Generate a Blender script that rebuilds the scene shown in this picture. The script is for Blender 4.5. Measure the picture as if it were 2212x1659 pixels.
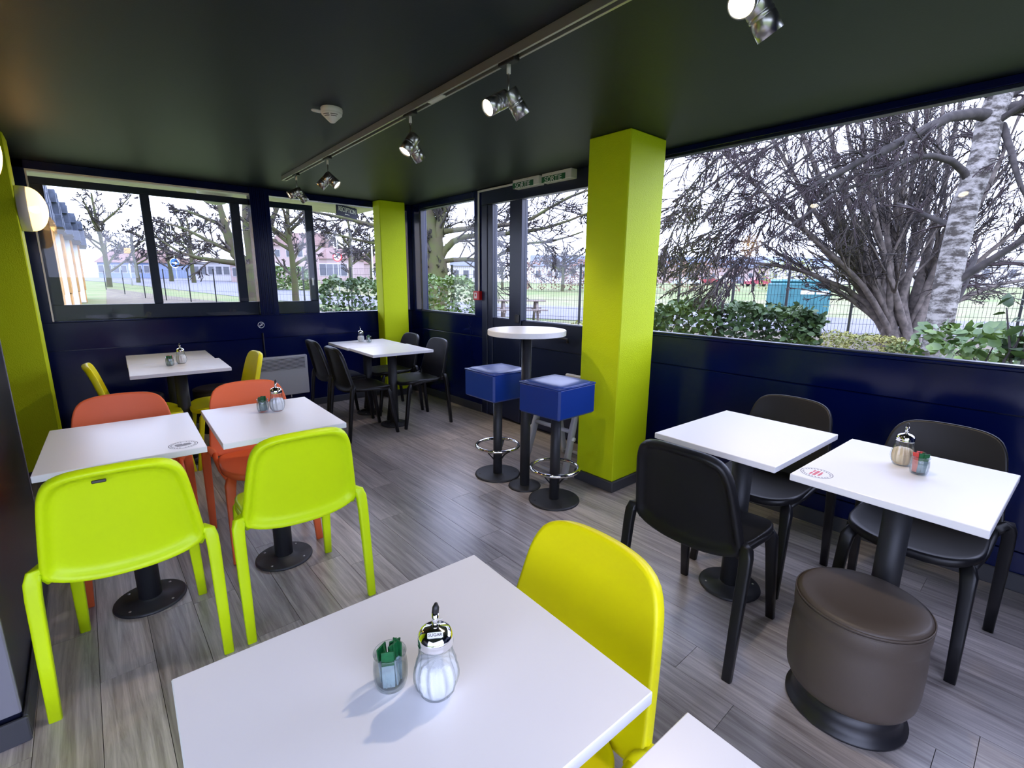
import bpy, math, random
import numpy as np
from mathutils import Matrix, Vector
for _o in list(bpy.data.objects):
    bpy.data.objects.remove(_o, do_unlink=True)
S = bpy.context.scene
COL = S.collection
PI = math.pi
def rad(a): return a * PI / 180

# ---------------------------------------------------------------- camera
FPX = 1042.338
YAW, PITCH, ROLL, CAMZ = rad(41.3236), rad(12.0456), rad(0.53827), 1.4174
_f = np.array([math.sin(YAW) * math.cos(PITCH), math.cos(YAW) * math.cos(PITCH), -math.sin(PITCH)])
_r = np.array([math.cos(YAW), -math.sin(YAW), 0.0])
_u = np.cross(_r, _f)
CR = math.cos(ROLL) * _r + math.sin(ROLL) * _u
CU = -math.sin(ROLL) * _r + math.cos(ROLL) * _u
CC = np.array([0, 0, CAMZ])
cam_d = bpy.data.cameras.new('camera'); cam = bpy.data.objects.new('camera', cam_d); COL.objects.link(cam)
cam_d.sensor_width = 36; cam_d.lens = 36 * FPX / 2212; cam_d.clip_start = 0.02; cam_d.clip_end = 600
cam.matrix_world = Matrix(((CR[0], CU[0], -_f[0], 0), (CR[1], CU[1], -_f[1], 0), (CR[2], CU[2], -_f[2], CAMZ), (0, 0, 0, 1)))
S.camera = cam
def ray(px, py): return _f + CR * (px - 1106) / FPX - CU * (py - 829.5) / FPX
def at(px, py, depth): return CC + ray(px, py) * depth          # a pixel's direction at a distance judged from size and contact
def onz(px, py, z=0.0):
    d = ray(px, py); return CC + d * ((z - CAMZ) / d[2])

# ---------------------------------------------------------------- world, exposure
W = bpy.data.worlds.new('overcast_sky'); S.world = W; W.use_nodes = True
bg = W.node_tree.nodes['Background']
bg.inputs[0].default_value = (0.74, 0.80, 1.18, 1); bg.inputs[1].default_value = 3.0
S.view_settings.view_transform = 'Standard'; S.view_settings.look = 'None'
S.view_settings.exposure = 1.05; S.view_settings.gamma = 1; S.view_settings.use_curve_mapping = False

# ---------------------------------------------------------------- helpers
def srgb(r, g, b):
    f = lambda c: (c / 255 / 12.92) if c / 255 <= 0.04045 else ((c / 255 + 0.055) / 1.055) ** 2.4
    return (f(r), f(g), f(b), 1)
MATS = {}
def mat(name, col, rough=0.5, metal=0.0, spec=0.5, noise=0.0, nscale=20, bump=0.0, bscale=200, coat=0.0, emit=None, estr=0.0, col2=None, obj_rand=0.0):
    m = bpy.data.materials.new(name); m.use_nodes = True; nt = m.node_tree; p = nt.nodes['Principled BSDF']
    p.inputs['Base Color'].default_value = (*col[:3], 1); p.inputs['Roughness'].default_value = rough
    p.inputs['Metallic'].default_value = metal; p.inputs['Specular IOR Level'].default_value = spec
    p.inputs['Coat Weight'].default_value = coat
    if emit: p.inputs['Emission Color'].default_value = (*emit[:3], 1); p.inputs['Emission Strength'].default_value = estr
    tc = nt.nodes.new('ShaderNodeTexCoord')
    if noise or col2:
        n = nt.nodes.new('ShaderNodeTexNoise'); n.inputs['Scale'].default_value = nscale; n.inputs['Detail'].default_value = 6
        nt.links.new(tc.outputs['Object'], n.inputs['Vector'])
        r = nt.nodes.new('ShaderNodeValToRGB'); r.color_ramp.elements[0].position = 0.35; r.color_ramp.elements[1].position = 0.65
        c2 = col2 or tuple(min(1, c * (1 + noise)) for c in col[:3]); c1 = col[:3] if col2 else tuple(c * (1 - noise) for c in col[:3])
        r.color_ramp.elements[0].color = (*c1, 1); r.color_ramp.elements[1].color = (*c2[:3], 1)
        nt.links.new(n.outputs['Fac'], r.inputs['Fac']); nt.links.new(r.outputs['Color'], p.inputs['Base Color'])
    if bump:
        n2 = nt.nodes.new('ShaderNodeTexNoise'); n2.inputs['Scale'].default_value = bscale; n2.inputs['Detail'].default_value = 3
        nt.links.new(tc.outputs['Object'], n2.inputs['Vector'])
        b = nt.nodes.new('ShaderNodeBump'); b.inputs['Strength'].default_value = bump; b.inputs['Distance'].default_value = 0.01
        nt.links.new(n2.outputs['Fac'], b.inputs['Height']); nt.links.new(b.outputs['Normal'], p.inputs['Normal'])
    MATS[name] = m
    return m
def glass_mat(name, tint=(1, 1, 1), refl=0.05, fres=1.0, rough=0.0, edge=None):
    m = bpy.data.materials.new(name); m.use_nodes = True; nt = m.node_tree; nt.nodes.clear()
    out = nt.nodes.new('ShaderNodeOutputMaterial'); tr = nt.nodes.new('ShaderNodeBsdfTransparent'); tr.inputs[0].default_value = (*tint, 1)
    gl = nt.nodes.new('ShaderNodeBsdfGlossy'); gl.inputs['Roughness'].default_value = rough; gl.inputs['Color'].default_value = (1, 1, 1, 1)
    lw = nt.nodes.new('ShaderNodeLayerWeight'); lw.inputs['Blend'].default_value = 0.5
    pw_ = nt.nodes.new('ShaderNodeMath'); pw_.operation = 'POWER'; pw_.inputs[1].default_value = 4.0
    mx = nt.nodes.new('ShaderNodeMixShader'); mul = nt.nodes.new('ShaderNodeMath'); mul.operation = 'MULTIPLY_ADD'
    mul.inputs[1].default_value = 0.75 * fres; mul.inputs[2].default_value = refl
    nt.links.new(lw.outputs['Facing'], pw_.inputs[0]); nt.links.new(pw_.outputs[0], mul.inputs[0]); nt.links.new(mul.outputs[0], mx.inputs[0])
    nt.links.new(tr.outputs[0], mx.inputs[1]); nt.links.new(gl.outputs[0], mx.inputs[2]); nt.links.new(mx.outputs[0], out.inputs[0])
    if edge:
        mc = nt.nodes.new('ShaderNodeMix'); mc.data_type = 'RGBA'; p2 = nt.nodes.new('ShaderNodeMath'); p2.operation = 'POWER'; p2.inputs[1].default_value = 2.2
        nt.links.new(lw.outputs['Facing'], p2.inputs[0]); nt.links.new(p2.outputs[0], mc.inputs['Factor']); mc.inputs['A'].default_value = (*tint, 1); mc.inputs['B'].default_value = (*edge, 1); nt.links.new(mc.outputs['Result'], tr.inputs[0])
    MATS[name] = m; return m

class MB:
    """collects shapes into one mesh"""
    def __init__(s): s.v = []; s.f = []; s.sm = []
    def add(s, v, f, smooth=False):
        o = len(s.v); s.v += [tuple(map(float, p)) for p in v]; s.f += [tuple(i + o for i in q) for q in f]; s.sm += [smooth] * len(f); return s
    def box(s, x0, x1, y0, y1, z0, z1):
        v = [(x, y, z) for z in (z0, z1) for y in (y0, y1) for x in (x0, x1)]
        return s.add(v, [(0, 2, 3, 1), (4, 5, 7, 6), (0, 1, 5, 4), (2, 6, 7, 3), (0, 4, 6, 2), (1, 3, 7, 5)])
    def bbox(s, x0, x1, y0, y1, z0, z1, b=0.004):
        """bevelled box: each corner cut"""
        X = (x0, x1); Y = (y0, y1); Z = (z0, z1); v = []; idx = {}
        for i in (0, 1):
            for j in (0, 1):
                for k in (0, 1):
                    sx, sy, sz = (1 - 2 * i), (1 - 2 * j), (1 - 2 * k)
                    for ax in range(3):
                        p = [X[i] + sx * b, Y[j] + sy * b, Z[k] + sz * b]
                        p[ax] = (X[i], Y[j], Z[k])[ax]; idx[(i, j, k, ax)] = len(v); v.append(p)
        g = lambda i, j, k, a: idx[(i, j, k, a)]
        f = []
        for i in (0, 1):
            q = [g(i, 0, 0, 0), g(i, 1, 0, 0), g(i, 1, 1, 0), g(i, 0, 1, 0)]; f.append(q if i else q[::-1])
            q = [g(0, i, 0, 1), g(0, i, 1, 1), g(1, i, 1, 1), g(1, i, 0, 1)]; f.append(q if i else q[::-1])
            q = [g(0, 0, i, 2), g(1, 0, i, 2), g(1, 1, i, 2), g(0, 1, i, 2)]; f.append(q if i else q[::-1])
        for i in (0, 1):
            for j in (0, 1):
                q = [g(i, j, 0, 0), g(i, j, 1, 0), g(i, j, 1, 1), g(i, j, 0, 1)]; f.append(q if i != j else q[::-1])
                q = [g(i, 0, j, 0), g(i, 0, j, 2), g(i, 1, j, 2), g(i, 1, j, 0)]; f.append(q if i == j else q[::-1])
                q = [g(0, i, j, 1), g(1, i, j, 1), g(1, i, j, 2), g(0, i, j, 2)]; f.append(q if i == j else q[::-1])
        for i in (0, 1):
            for j in (0, 1):
                for k in (0, 1):
                    q = [g(i, j, k, 0), g(i, j, k, 1), g(i, j, k, 2)]; f.append(q if (i + j + k) % 2 else q[::-1])
        return s.add(v, f)
    def lathe(s, prof, n=32, c=(0, 0, 0), smooth=True, flute=None, caps=True):
        v = []; f = []
        for k, (r, z) in enumerate(prof):
            for i in range(n):
                a = 2 * PI * i / n; rr = r
                if flute: rr = r * (1 + flute(a, k, z))
                v.append((c[0] + rr * math.cos(a), c[1] + rr * math.sin(a), c[2] + z))
        for k in range(len(prof) - 1):
            for i in range(n):
                j = (i + 1) % n; f.append((k * n + i, k * n + j, (k + 1) * n + j, (k + 1) * n + i))
        if caps and prof[0][0] > 1e-6: f.append(tuple(range(n))[::-1])
        if caps and prof[-1][0] > 1e-6: f.append(tuple((len(prof) - 1) * n + i for i in range(n)))
        return s.add(v, f, smooth)
    def tube(s, pts, r, n=10, smooth=True, flat=None, closed=False):
        """r: radius or list; flat=(a,b,refdir): superellipse section half sizes list"""
        pts = [np.array(p, float) for p in pts]; K = len(pts); v = []; f = []
        ref = np.array(flat[2], float) if flat else None
        for k in range(K):
            if closed: t = pts[(k + 1) % K] - pts[k - 1]
            else: t = pts[min(k + 1, K - 1)] - pts[max(k - 1, 0)]
            t /= np.linalg.norm(t) + 1e-12
            h = ref if ref is not None else (np.array([0, 0, 1.0]) if abs(t[2]) < 0.95 else np.array([1.0, 0, 0]))
            a = np.cross(h, t); a /= np.linalg.norm(a) + 1e-12; b = np.cross(t, a)
            for i in range(n):
                th = 2 * PI * (i + 0.5) / n; c_, s_ = math.cos(th), math.sin(th)
                if flat:
                    e = 0.42; A = flat[0][k] if hasattr(flat[0], '__len__') else flat[0]; B = flat[1][k] if hasattr(flat[1], '__len__') else flat[1]
                    o = a * (A * math.copysign(abs(c_) ** e, c_)) + b * (B * math.copysign(abs(s_) ** e, s_))
                else:
                    R = r[k] if hasattr(r, '__len__') else r; o = a * R * c_ + b * R * s_
                v.append(pts[k] + o)
        for k in range(K if closed else K - 1):
            k2 = (k + 1) % K
            for i in range(n):
                j = (i + 1) % n; f.append((k * n + i, k * n + j, k2 * n + j, k2 * n + i))
        if not closed: f.append(tuple(range(n))[::-1]); f.append(tuple((K - 1) * n + i for i in range(n)))
        return s.add(v, f, smooth)
    def prism(s, poly, d, o=(0, 0, 0), ax=((1, 0, 0), (0, 0, 1), (0, 1, 0))):
        """poly in (ax0,ax1) extruded by d along ax2"""
        A, B, C_ = [np.array(a, float) for a in ax]; o = np.array(o, float); n = len(poly)
        v = [o + A * p[0] + B * p[1] for p in poly] + [o + A * p[0] + B * p[1] + C_ * d for p in poly]
        f = [tuple(range(n)), tuple(range(2 * n - 1, n - 1, -1))] + [(i, n + i, n + (i + 1) % n, (i + 1) % n) for i in range(n)]
        return s.add(v, f)
    def xf(s, M):
        M = np.array(M)
        s.v = [tuple((M[:3, :3] @ np.array(p)) + M[:3, 3]) for p in s.v]; return s
    def mesh(s, name):
        me = bpy.data.meshes.new(name); me.from_pydata(s.v, [], s.f)
        me.polygons.foreach_set('use_smooth', s.sm); me.validate(); me.update(); return me
    def build(s, name, m, parent=None, **k): return obj(name, s.mesh(name), m, parent, **k)

def obj(name, me, m, parent=None, loc=None, rotz=None):
    o = bpy.data.objects.new(name, me); COL.objects.link(o)
    if me is not None and m is not None and not me.materials: me.materials.append(MATS[m])
    if parent: o.parent = parent
    if loc is not None: o.location = loc
    if rotz is not None: o.rotation_euler = (0, 0, rotz)
    return o
def tag(o, label=None, cat=None, group=None, kind=None):
    if label: o['label'] = label
    if cat: o['category'] = cat
    if group: o['group'] = group
    if kind: o['kind'] = kind
    return o
def thing(name, label, cat, loc=(0, 0, 0), rotz=0, group=None):
    o = bpy.data.objects.new(name, None); COL.objects.link(o); o.empty_display_size = 0.1
    o.location = loc; o.rotation_euler = (0, 0, rotz); return tag(o, label, cat, group)
def struct(name):
    o = bpy.data.objects.new(name, None); COL.objects.link(o); o['kind'] = 'structure'; return o
KIDS = {}
def dup(root, loc, rotz, label=None, group=None):
    def rec(o, parent):
        c = o.copy(); COL.objects.link(c)
        if parent: c.parent = parent; c.matrix_parent_inverse = o.matrix_parent_inverse
        for ch in o.children: rec(ch, c)
        return c
    r = rec(root, None); r.location = loc; r.rotation_euler = (0, 0, rotz)
    if label: r['label'] = label
    if group: r['group'] = group
    return r
def text_mesh(txt, size, extrude=0.0005):
    cu = bpy.data.curves.new('lettering', 'FONT'); cu.body = txt; cu.size = size; cu.extrude = extrude; cu.align_x = 'CENTER'; cu.align_y = 'CENTER'; cu.resolution_u = 3
    o = bpy.data.objects.new('lettering', cu); COL.objects.link(o)
    dg = bpy.context.evaluated_depsgraph_get(); me = bpy.data.meshes.new_from_object(o.evaluated_get(dg))
    bpy.data.objects.remove(o); bpy.data.curves.remove(cu); return me
def arcpath(a0, a1, n, fn): return [fn(a0 + (a1 - a0) * i / (n - 1)) for i in range(n)]

# ---------------------------------------------------------------- materials
mat('blue_paint', (0.0007, 0.004, 0.05), 0.16, spec=0.35, bump=0.02, bscale=30)
mat('blue_frame', (0.006, 0.011, 0.035), 0.28, spec=0.5)
mat('alu_frame', (0.008, 0.015, 0.034), 0.35, spec=0.3)
mat('dark_panel', (0.006, 0.008, 0.022), 0.3, bump=0.02, bscale=40)
mat('ceiling_paint', (0.003, 0.008, 0.016), 0.48, spec=0.35, bump=0.03, bscale=120)
mat('lime_paint', (0.55, 0.68, 0.004), 0.55, spec=0.2, bump=0.25, bscale=160)
mat('white_laminate', (0.83, 0.83, 0.85), 0.32, spec=0.5)
mat('white_edge', (0.80, 0.79, 0.77), 0.45)
mat('steel_grey', (0.032, 0.033, 0.037), 0.5, metal=0.3, bump=0.06, bscale=400)
mat('lime_plastic', (0.66, 0.90, 0.002), 0.42, spec=0.35, bump=0.02, bscale=300)
mat('yellow_plastic', (0.86, 0.79, 0.002), 0.42, spec=0.35, bump=0.02, bscale=300)
mat('orange_plastic', (0.85, 0.16, 0.05), 0.45, spec=0.35, bump=0.02, bscale=300)
mat('black_plastic', (0.008, 0.008, 0.0095), 0.40, spec=0.38, bump=0.02, bscale=300)
mat('black_insert', (0.02, 0.02, 0.012), 0.5)
mat('baseboard_grey', (0.045, 0.047, 0.055), 0.5)
mat('guard_grey', (0.20, 0.20, 0.23), 0.5)
mat('taupe_leather', (0.085, 0.066, 0.052), 0.42, spec=0.4, bump=0.12, bscale=700)
mat('dark_leather', (0.030, 0.024, 0.022), 0.42, bump=0.1, bscale=700)
mat('black_rubber', (0.012, 0.012, 0.015), 0.4)
mat('blue_leather', (0.006, 0.036, 0.23), 0.35, spec=0.5, bump=0.08, bscale=500)
mat('navy_leather', (0.006, 0.02, 0.10), 0.35, spec=0.5, bump=0.08, bscale=500)
mat('chrome', (0.85, 0.85, 0.86), 0.08, metal=1.0)
mat('brushed_steel', (0.55, 0.54, 0.53), 0.3, metal=1.0)
mat('alu_track', (0.50, 0.48, 0.45), 0.4, metal=0.8)
mat('black_metal', (0.01, 0.01, 0.011), 0.45)
mat('white_plastic', (0.78, 0.76, 0.72), 0.4)
mat('dark_slot', (0.03, 0.012, 0.01), 0.6)
mat('sign_green', (0.004, 0.115, 0.035), 0.4)
mat('print_white', (0.85, 0.88, 0.86), 0.5)
mat('print_dark', (0.06, 0.05, 0.06), 0.5)
mat('print_red', (0.62, 0.10, 0.13), 0.5)
mat('alarm_red', (0.55, 0.01, 0.012), 0.4)
mat('sign_navy', (0.003, 0.007, 0.045), 0.6, spec=0.25)
mat('heater_grey', (0.66, 0.66, 0.68), 0.45)
mat('heater_dark', (0.05, 0.05, 0.055), 0.5)
mat('soffit_cream', (0.70, 0.65, 0.55), 0.7, noise=0.06, nscale=8)
mat('render_white', (0.75, 0.74, 0.72), 0.8)
mat('sugar', (0.80, 0.80, 0.81), 0.9, bump=0.3, bscale=900)
mat('brown_sugar', (0.75, 0.62, 0.42), 0.9, bump=0.3, bscale=900)
mat('sachet_green', (0.005, 0.11, 0.03), 0.45, noise=0.3, nscale=60)
mat('sachet_pale', (0.30, 0.38, 0.40), 0.5, noise=0.25, nscale=40)
mat('sachet_red', (0.65, 0.06, 0.05), 0.5)
mat('sachet_pink', (0.80, 0.32, 0.30), 0.55)
mat('lamp_lens', (1, 1, 1), 0.4, emit=(1.0, 0.83, 0.55), estr=22)
mat('lamp_globe', (0.9, 0.8, 0.6), 0.35, emit=(1.0, 0.60, 0.25), estr=1.0)
mat('lamp_bulb', (1, 1, 1), 0.4, emit=(1.0, 0.78, 0.38), estr=25)
mat('highchair_grey', (0.45, 0.44, 0.44), 0.5)
glass_mat('pane_glass', (0.98, 0.99, 0.985), 0.012, 0.6)
glass_mat('jar_glass', (0.95, 0.97, 0.97), 0.05, 1.0, edge=(0.30, 0.36, 0.37))
def floor_mat():
    m = bpy.data.materials.new('floor_vinyl'); m.use_nodes = True; nt = m.node_tree; p = nt.nodes['Principled BSDF']; L = nt.links.new
    tc = nt.nodes.new('ShaderNodeTexCoord'); oi = nt.nodes.new('ShaderNodeObjectInfo')
    add = nt.nodes.new('ShaderNodeVectorMath'); add.operation = 'ADD'
    mulr = nt.nodes.new('ShaderNodeVectorMath'); mulr.operation = 'SCALE'; mulr.inputs[0].default_value = (7.3, 13.1, 3.7)
    L(oi.outputs['Random'], mulr.inputs['Scale']); L(tc.outputs['Object'], add.inputs[0]); L(mulr.outputs[0], add.inputs[1])
    mp = nt.nodes.new('ShaderNodeMapping'); mp.inputs['Scale'].default_value = (26, 1.3, 1); L(add.outputs[0], mp.inputs[0])
    n = nt.nodes.new('ShaderNodeTexNoise'); n.inputs['Scale'].default_value = 1.6; n.inputs['Detail'].default_value = 9; n.inputs['Roughness'].default_value = 0.68; n.inputs['Distortion'].default_value = 0.6
    L(mp.outputs[0], n.inputs['Vector'])
    r = nt.nodes.new('ShaderNodeValToRGB'); e = r.color_ramp.elements
    e[0].position = 0.30; e[0].color = (0.20, 0.165, 0.15, 1); e[1].position = 0.72; e[1].color = (0.66, 0.59, 0.55, 1)
    k = r.color_ramp.elements.new(0.5); k.color = (0.41, 0.36, 0.335, 1)
    L(n.outputs['Fac'], r.inputs['Fac'])
    hs = nt.nodes.new('ShaderNodeHueSaturation'); ma = nt.nodes.new('ShaderNodeMath'); ma.operation = 'MULTIPLY_ADD'; ma.inputs[1].default_value = 0.40; ma.inputs[2].default_value = 0.70
    L(oi.outputs['Random'], ma.inputs[0]); L(ma.outputs[0], hs.inputs['Value']); L(r.outputs['Color'], hs.inputs['Color']); L(hs.outputs[0], p.inputs['Base Color'])
    p.inputs['Roughness'].default_value = 0.31; p.inputs['Specular IOR Level'].default_value = 0.9
    b = nt.nodes.new('ShaderNodeBump'); b.inputs['Strength'].default_value = 0.12; b.inputs['Distance'].default_value = 0.004; L(n.outputs['Fac'], b.inputs['Height']); L(b.outputs[0], p.inputs['Normal'])
    MATS['floor_vinyl'] = m
floor_mat()
mat('floor_joint', (0.04, 0.033, 0.03), 0.8)
# ================================================================ the room
XR, YB, H, SILL = 3.15, 5.55, 2.31, 1.05
X0, Y0 = -1.6, -1.2
rng = random.Random(7)
fl = MB().box(X0, XR + 0.1, Y0 - 0.1, YB + 0.1, -0.06, -0.004).build('floor', 'floor_joint'); tag(fl, 'grey brown wood effect vinyl plank floor', kind='structure')
pw, pl = 0.163, 1.22
nrow = int((XR - X0) / pw) + 1
for i in range(nrow):
    xa = X0 + i * pw; xb = min(xa + pw, XR)
    if xb - xa < 0.02: continue
    y = Y0 - rng.random() * pl
    if i == int((-0.056 - X0 + pw * 0.5) / pw): y = 2.06 - 4 * pl
    while y < YB:
        ya, yb = max(y, Y0), min(y + pl, YB); y += pl
        if yb - ya < 0.03: continue
        g = 0.0009; hx, hy = (xb - xa) / 2 - g, (yb - ya) / 2 - g
        MB().box(-hx, hx, -hy, hy, -0.004, 0).build('plank', 'floor_vinyl', fl, loc=((xa + xb) / 2, (ya + yb) / 2, 0))
ce = MB().box(X0 - 0.1, XR + 0.1, Y0 - 0.1, YB + 0.1, H, H + 0.25).build('ceiling', 'ceiling_paint'); tag(ce, kind='structure')

def wall(name, boxes, m='blue_paint'):
    w = struct(name)
    for b in boxes:
        nm = b[0]; mm = b[7] if len(b) > 7 else m
        MB().bbox(*b[1:7], b=0.003).build(nm, mm, w)
    return w
T = 0.10
# back wall
wall('wall_back', [
    ('backing', -0.75, 3.25, YB + 0.02, YB + T + 0.01, 0.0, 1.04), ('panel', -0.75, 3.25, YB, YB + T, 0.0, 0.80), ('panel', -0.75, 3.25, YB, YB + T, 0.804, 1.04),  # backing slab added to stop light leaking through the panel joints
    ('sill', -0.215, 1.375, YB - 0.012, YB + T, 1.04, SILL), ('sill', 1.555, 3.10, YB - 0.012, YB + T, 1.04, SILL),
    ('post', -0.75, -0.215, YB, YB + T, 1.04, H), ('post', 1.375, 1.555, YB - 0.02, YB + T, 1.04, H),
    ('post', 3.10, 3.25, YB - 0.06, YB + T, 1.04, H), ('header', -0.75, 3.25, YB, YB + T, 2.245, H)])
for i, x in enumerate((1.405, 1.44, 1.475, 1.51)):   # ribs of the wide post
    MB().bbox(x - 0.008, x + 0.008, YB - 0.03, YB - 0.019, 1.05, H, b=0.002).build('rib', 'blue_paint', bpy.data.objects['wall_back'])
# right wall
wall('wall_right', [
    ('backing', XR + 0.02, XR + T + 0.01, Y0, 2.42, 0.0, 1.03), ('backing', XR + 0.02, XR + T + 0.01, 4.07, YB, 0.0, 1.035), ('panel', XR, XR + T, Y0, 2.42, 0.0, 0.19), ('panel', XR, XR + T, Y0, 2.42, 0.194, 0.83), ('panel', XR, XR + T, Y0, 2.42, 0.834, 1.035),  # backing slabs added so the panel seams let no daylight through
    ('panel', XR, XR + T, 4.07, YB, 0.0, 0.83), ('panel', XR, XR + T, 4.07, YB, 0.834, 1.04),
    ('sill', XR - 0.012, XR + T, Y0, 2.22, 1.035, SILL), ('sill', XR - 0.012, XR + T, 4.19, 5.29, 1.04, SILL),
    ('post', XR, XR + T, 2.22, 2.42, 1.035, H), ('post', XR, XR + T, 4.07, 4.19, 1.04, H), ('post', XR, XR + T, 5.29, YB - 0.06, 1.04, H),
    ('header', XR, XR + T, Y0, 2.22, 2.272, H), ('header', XR, XR + T, 4.19, 5.29, 2.245, H), ('post', XR, XR + T, Y0, Y0 + 0.25, 1.05, H)])
# walls out of view: behind and to the left of the viewpoint
wall('wall_near', [('panel', X0, XR, Y0 - T, Y0, 0, 0.12), ('header', X0, XR, Y0 - T, Y0, 2.272, H), ('post', X0, X0 + 0.1, Y0 - T, Y0, 0.12, 2.272),
    ('panel', 0.90, XR, Y0 - T, Y0, 0.12, 2.272)])
wl = struct('wall_left')
for z0_, z1_ in ((0, 0.12), (2.272, H)): MB().box(X0 - T, X0, Y0, 0.2, z0_, z1_).build('panel', 'dark_panel', wl)
MB().box(X0 - T, X0, 0.2, 1.93, 0, H).build('panel', 'dark_panel', wl)
MB().bbox(-1.6, -0.312, 1.945, 3.2, 0.0, H).build('partition_panel', 'dark_panel', wl)
MB().box(-1.6, -0.372, 1.93, 1.945, 0.085, H).build('partition_end', 'lime_paint', wl)
MB().bbox(-0.372, -0.309, 1.926, 1.945, 0.10, H).build('corner_guard', 'guard_grey', wl)
MB().bbox(-0.318, -0.3095, 3.192, 3.203, 0.086, H, b=0.001).build('edge_trim', 'guard_grey', wl)
MB().box(-0.85, -0.75, 3.2, YB + T, 0, H).build('panel', 'dark_panel', wl)
bl = MB().bbox(-1.6, -0.298, 1.915, 1.93, 0, 0.085).bbox(-0.311, -0.298, 1.93, 3.21, 0, 0.085).build('baseboard_left', 'baseboard_grey'); tag(bl, kind='structure')
bb = MB().bbox(-0.75, 2.66, YB - 0.014, YB, 0, 0.075).bbox(3.01, XR, YB - 0.014, YB, 0, 0.075).build('baseboard_back', 'baseboard_grey'); tag(bb, kind='structure')
br = MB().bbox(XR - 0.014, XR, Y0, 2.42, 0, 0.09).bbox(XR - 0.014, XR, 4.07, YB - 0.015, 0, 0.09).build('baseboard_right', 'baseboard_grey'); tag(br, kind='structure')

# windows
def pane(parent, x0, x1, y0, y1, z0, z1): return MB().box(x0, x1, y0, y1, z0, z1).build('pane', 'pane_glass', parent)
w1 = struct('window_1')
pane(w1, -0.215, 1.375, YB + 0.02, YB + 0.026, SILL, 2.245)
yo0, yo1 = YB + 0.055, YB + 0.095
for b in ((-0.215, 1.375, 1.05, 1.183, 'bottom_rail'), (-0.215, 1.375, 2.142, 2.20, 'top_rail'), (-0.215, -0.125, 1.183, 2.142, 'stile'),
          (0.497, 0.566, 1.183, 2.142, 'stile'), (1.208, 1.292, 1.183, 2.142, 'stile')):
    MB().bbox(b[0], b[1], yo0, yo1, b[2], b[3], b=0.004).build(b[4], 'alu_frame', w1)
for a, b in ((-0.125, 0.497), (0.566, 1.208), (1.292, 1.375)): pane(w1, a, b, YB + 0.07, YB + 0.076, 1.183, 2.142)
MB().box(-0.215, 1.375, YB + 0.001, YB + 0.1, 2.232, 2.245).build('lining', 'white_plastic', w1)
MB().box(-0.215, -0.205, YB + 0.001, YB + 0.1, SILL, 2.232).build('lining', 'white_plastic', w1)
w2 = struct('window_2')
pane(w2, 1.555, 3.10, YB + 0.02, YB + 0.026, SILL, 2.245)
for b in ((1.555, 2.01, 1.05, 1.18, 'bottom_rail'), (1.555, 2.01, 2.142, 2.20, 'top_rail'), (1.925, 2.01, 1.18, 2.142, 'stile')):
    MB().bbox(b[0], b[1], yo0, yo1, b[2], b[3], b=0.004).build(b[4], 'alu_frame', w2)
pane(w2, 1.555, 1.925, YB + 0.07, YB + 0.076, 1.18, 2.142)
MB().bbox(1.945, 1.965, YB + 0.048, YB + 0.055, 1.35, 1.43, b=0.002).build('latch', 'white_plastic', w2)
w3 = struct('window_3')
pane(w3, XR + 0.03, XR + 0.036, Y0 + 0.25, 2.22, SILL, 2.272)
MB().bbox(XR + 0.005, XR + 0.06, Y0 + 0.25, 2.22, SILL, SILL + 0.012, b=0.002).build('bead', 'blue_frame', w3)
MB().bbox(XR + 0.005, XR + 0.06, Y0 + 0.25, 2.22, 2.255, 2.272, b=0.002).build('bead', 'blue_frame', w3)
w4 = struct('window_4')
pane(w4, XR + 0.03, XR + 0.036, 4.19, 5.29, SILL, 2.245)
for b in ((4.19, 5.29, SILL, SILL + 0.012), (4.19, 5.29, 2.228, 2.245), (4.19, 4.205, SILL + 0.012, 2.228), (5.262, 5.29, SILL + 0.012, 2.228)):
    MB().bbox(XR + 0.002, XR + 0.06, *b, b=0.002).build('bead', 'blue_frame', w4)
w5 = struct('unseen_window_5')  # unseen glazing behind the viewpoint, added to bring daylight into the room
pane(w5, X0 + 0.1, 0.90, Y0 - 0.05, Y0 - 0.044, 0.12, 2.272)
w6 = struct('added_window_6')  # unseen side glazing, added for more daylight, kept short to avoid reflections
pane(w6, X0 - 0.05, X0 - 0.044, Y0, 0.2, 0.12, 2.272)
# door: narrow leaf and wide leaf, solid below, glazed above
d1 = struct('door_1')
Xd0, Xd1 = XR + 0.0, XR + 0.07
for nm, y0, y1, z0, z1, x0 in (('frame_head', 2.42, 4.07, 2.16, H, XR - 0.005), ('frame_post', 3.98, 4.07, 0, 2.16, XR - 0.005), ('frame_post', 2.42, 2.50, 0, 2.16, XR - 0.005),
        ('stile', 3.90, 3.975, 0.02, 2.155, XR), ('stile', 3.555, 3.64, 0.02, 2.155, XR), ('stile', 3.455, 3.55, 0.02, 2.155, XR - 0.012), ('stile', 2.505, 2.66, 0.02, 2.155, XR),
        ('panel', 3.64, 3.90, 0.02, 1.045, XR + 0.01), ('panel', 2.66, 3.455, 0.02, 0.80, XR + 0.01), ('panel', 2.66, 3.455, 0.805, 1.045, XR + 0.004)):
    MB().bbox(x0, Xd1, y0, y1, z0, z1, b=0.004).build(nm, 'blue_frame', d1)
MB().box(XR + 0.03, XR + 0.075, 2.43, 4.06, 0, 1.05).build('backing', 'blue_frame', d1)  # added behind the door panels to block light at their gaps
pane(d1, XR + 0.03, XR + 0.036, 3.64, 3.90, 1.045, 2.155); pane(d1, XR + 0.03, XR + 0.036, 2.66, 3.455, 1.045, 2.155)
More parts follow.
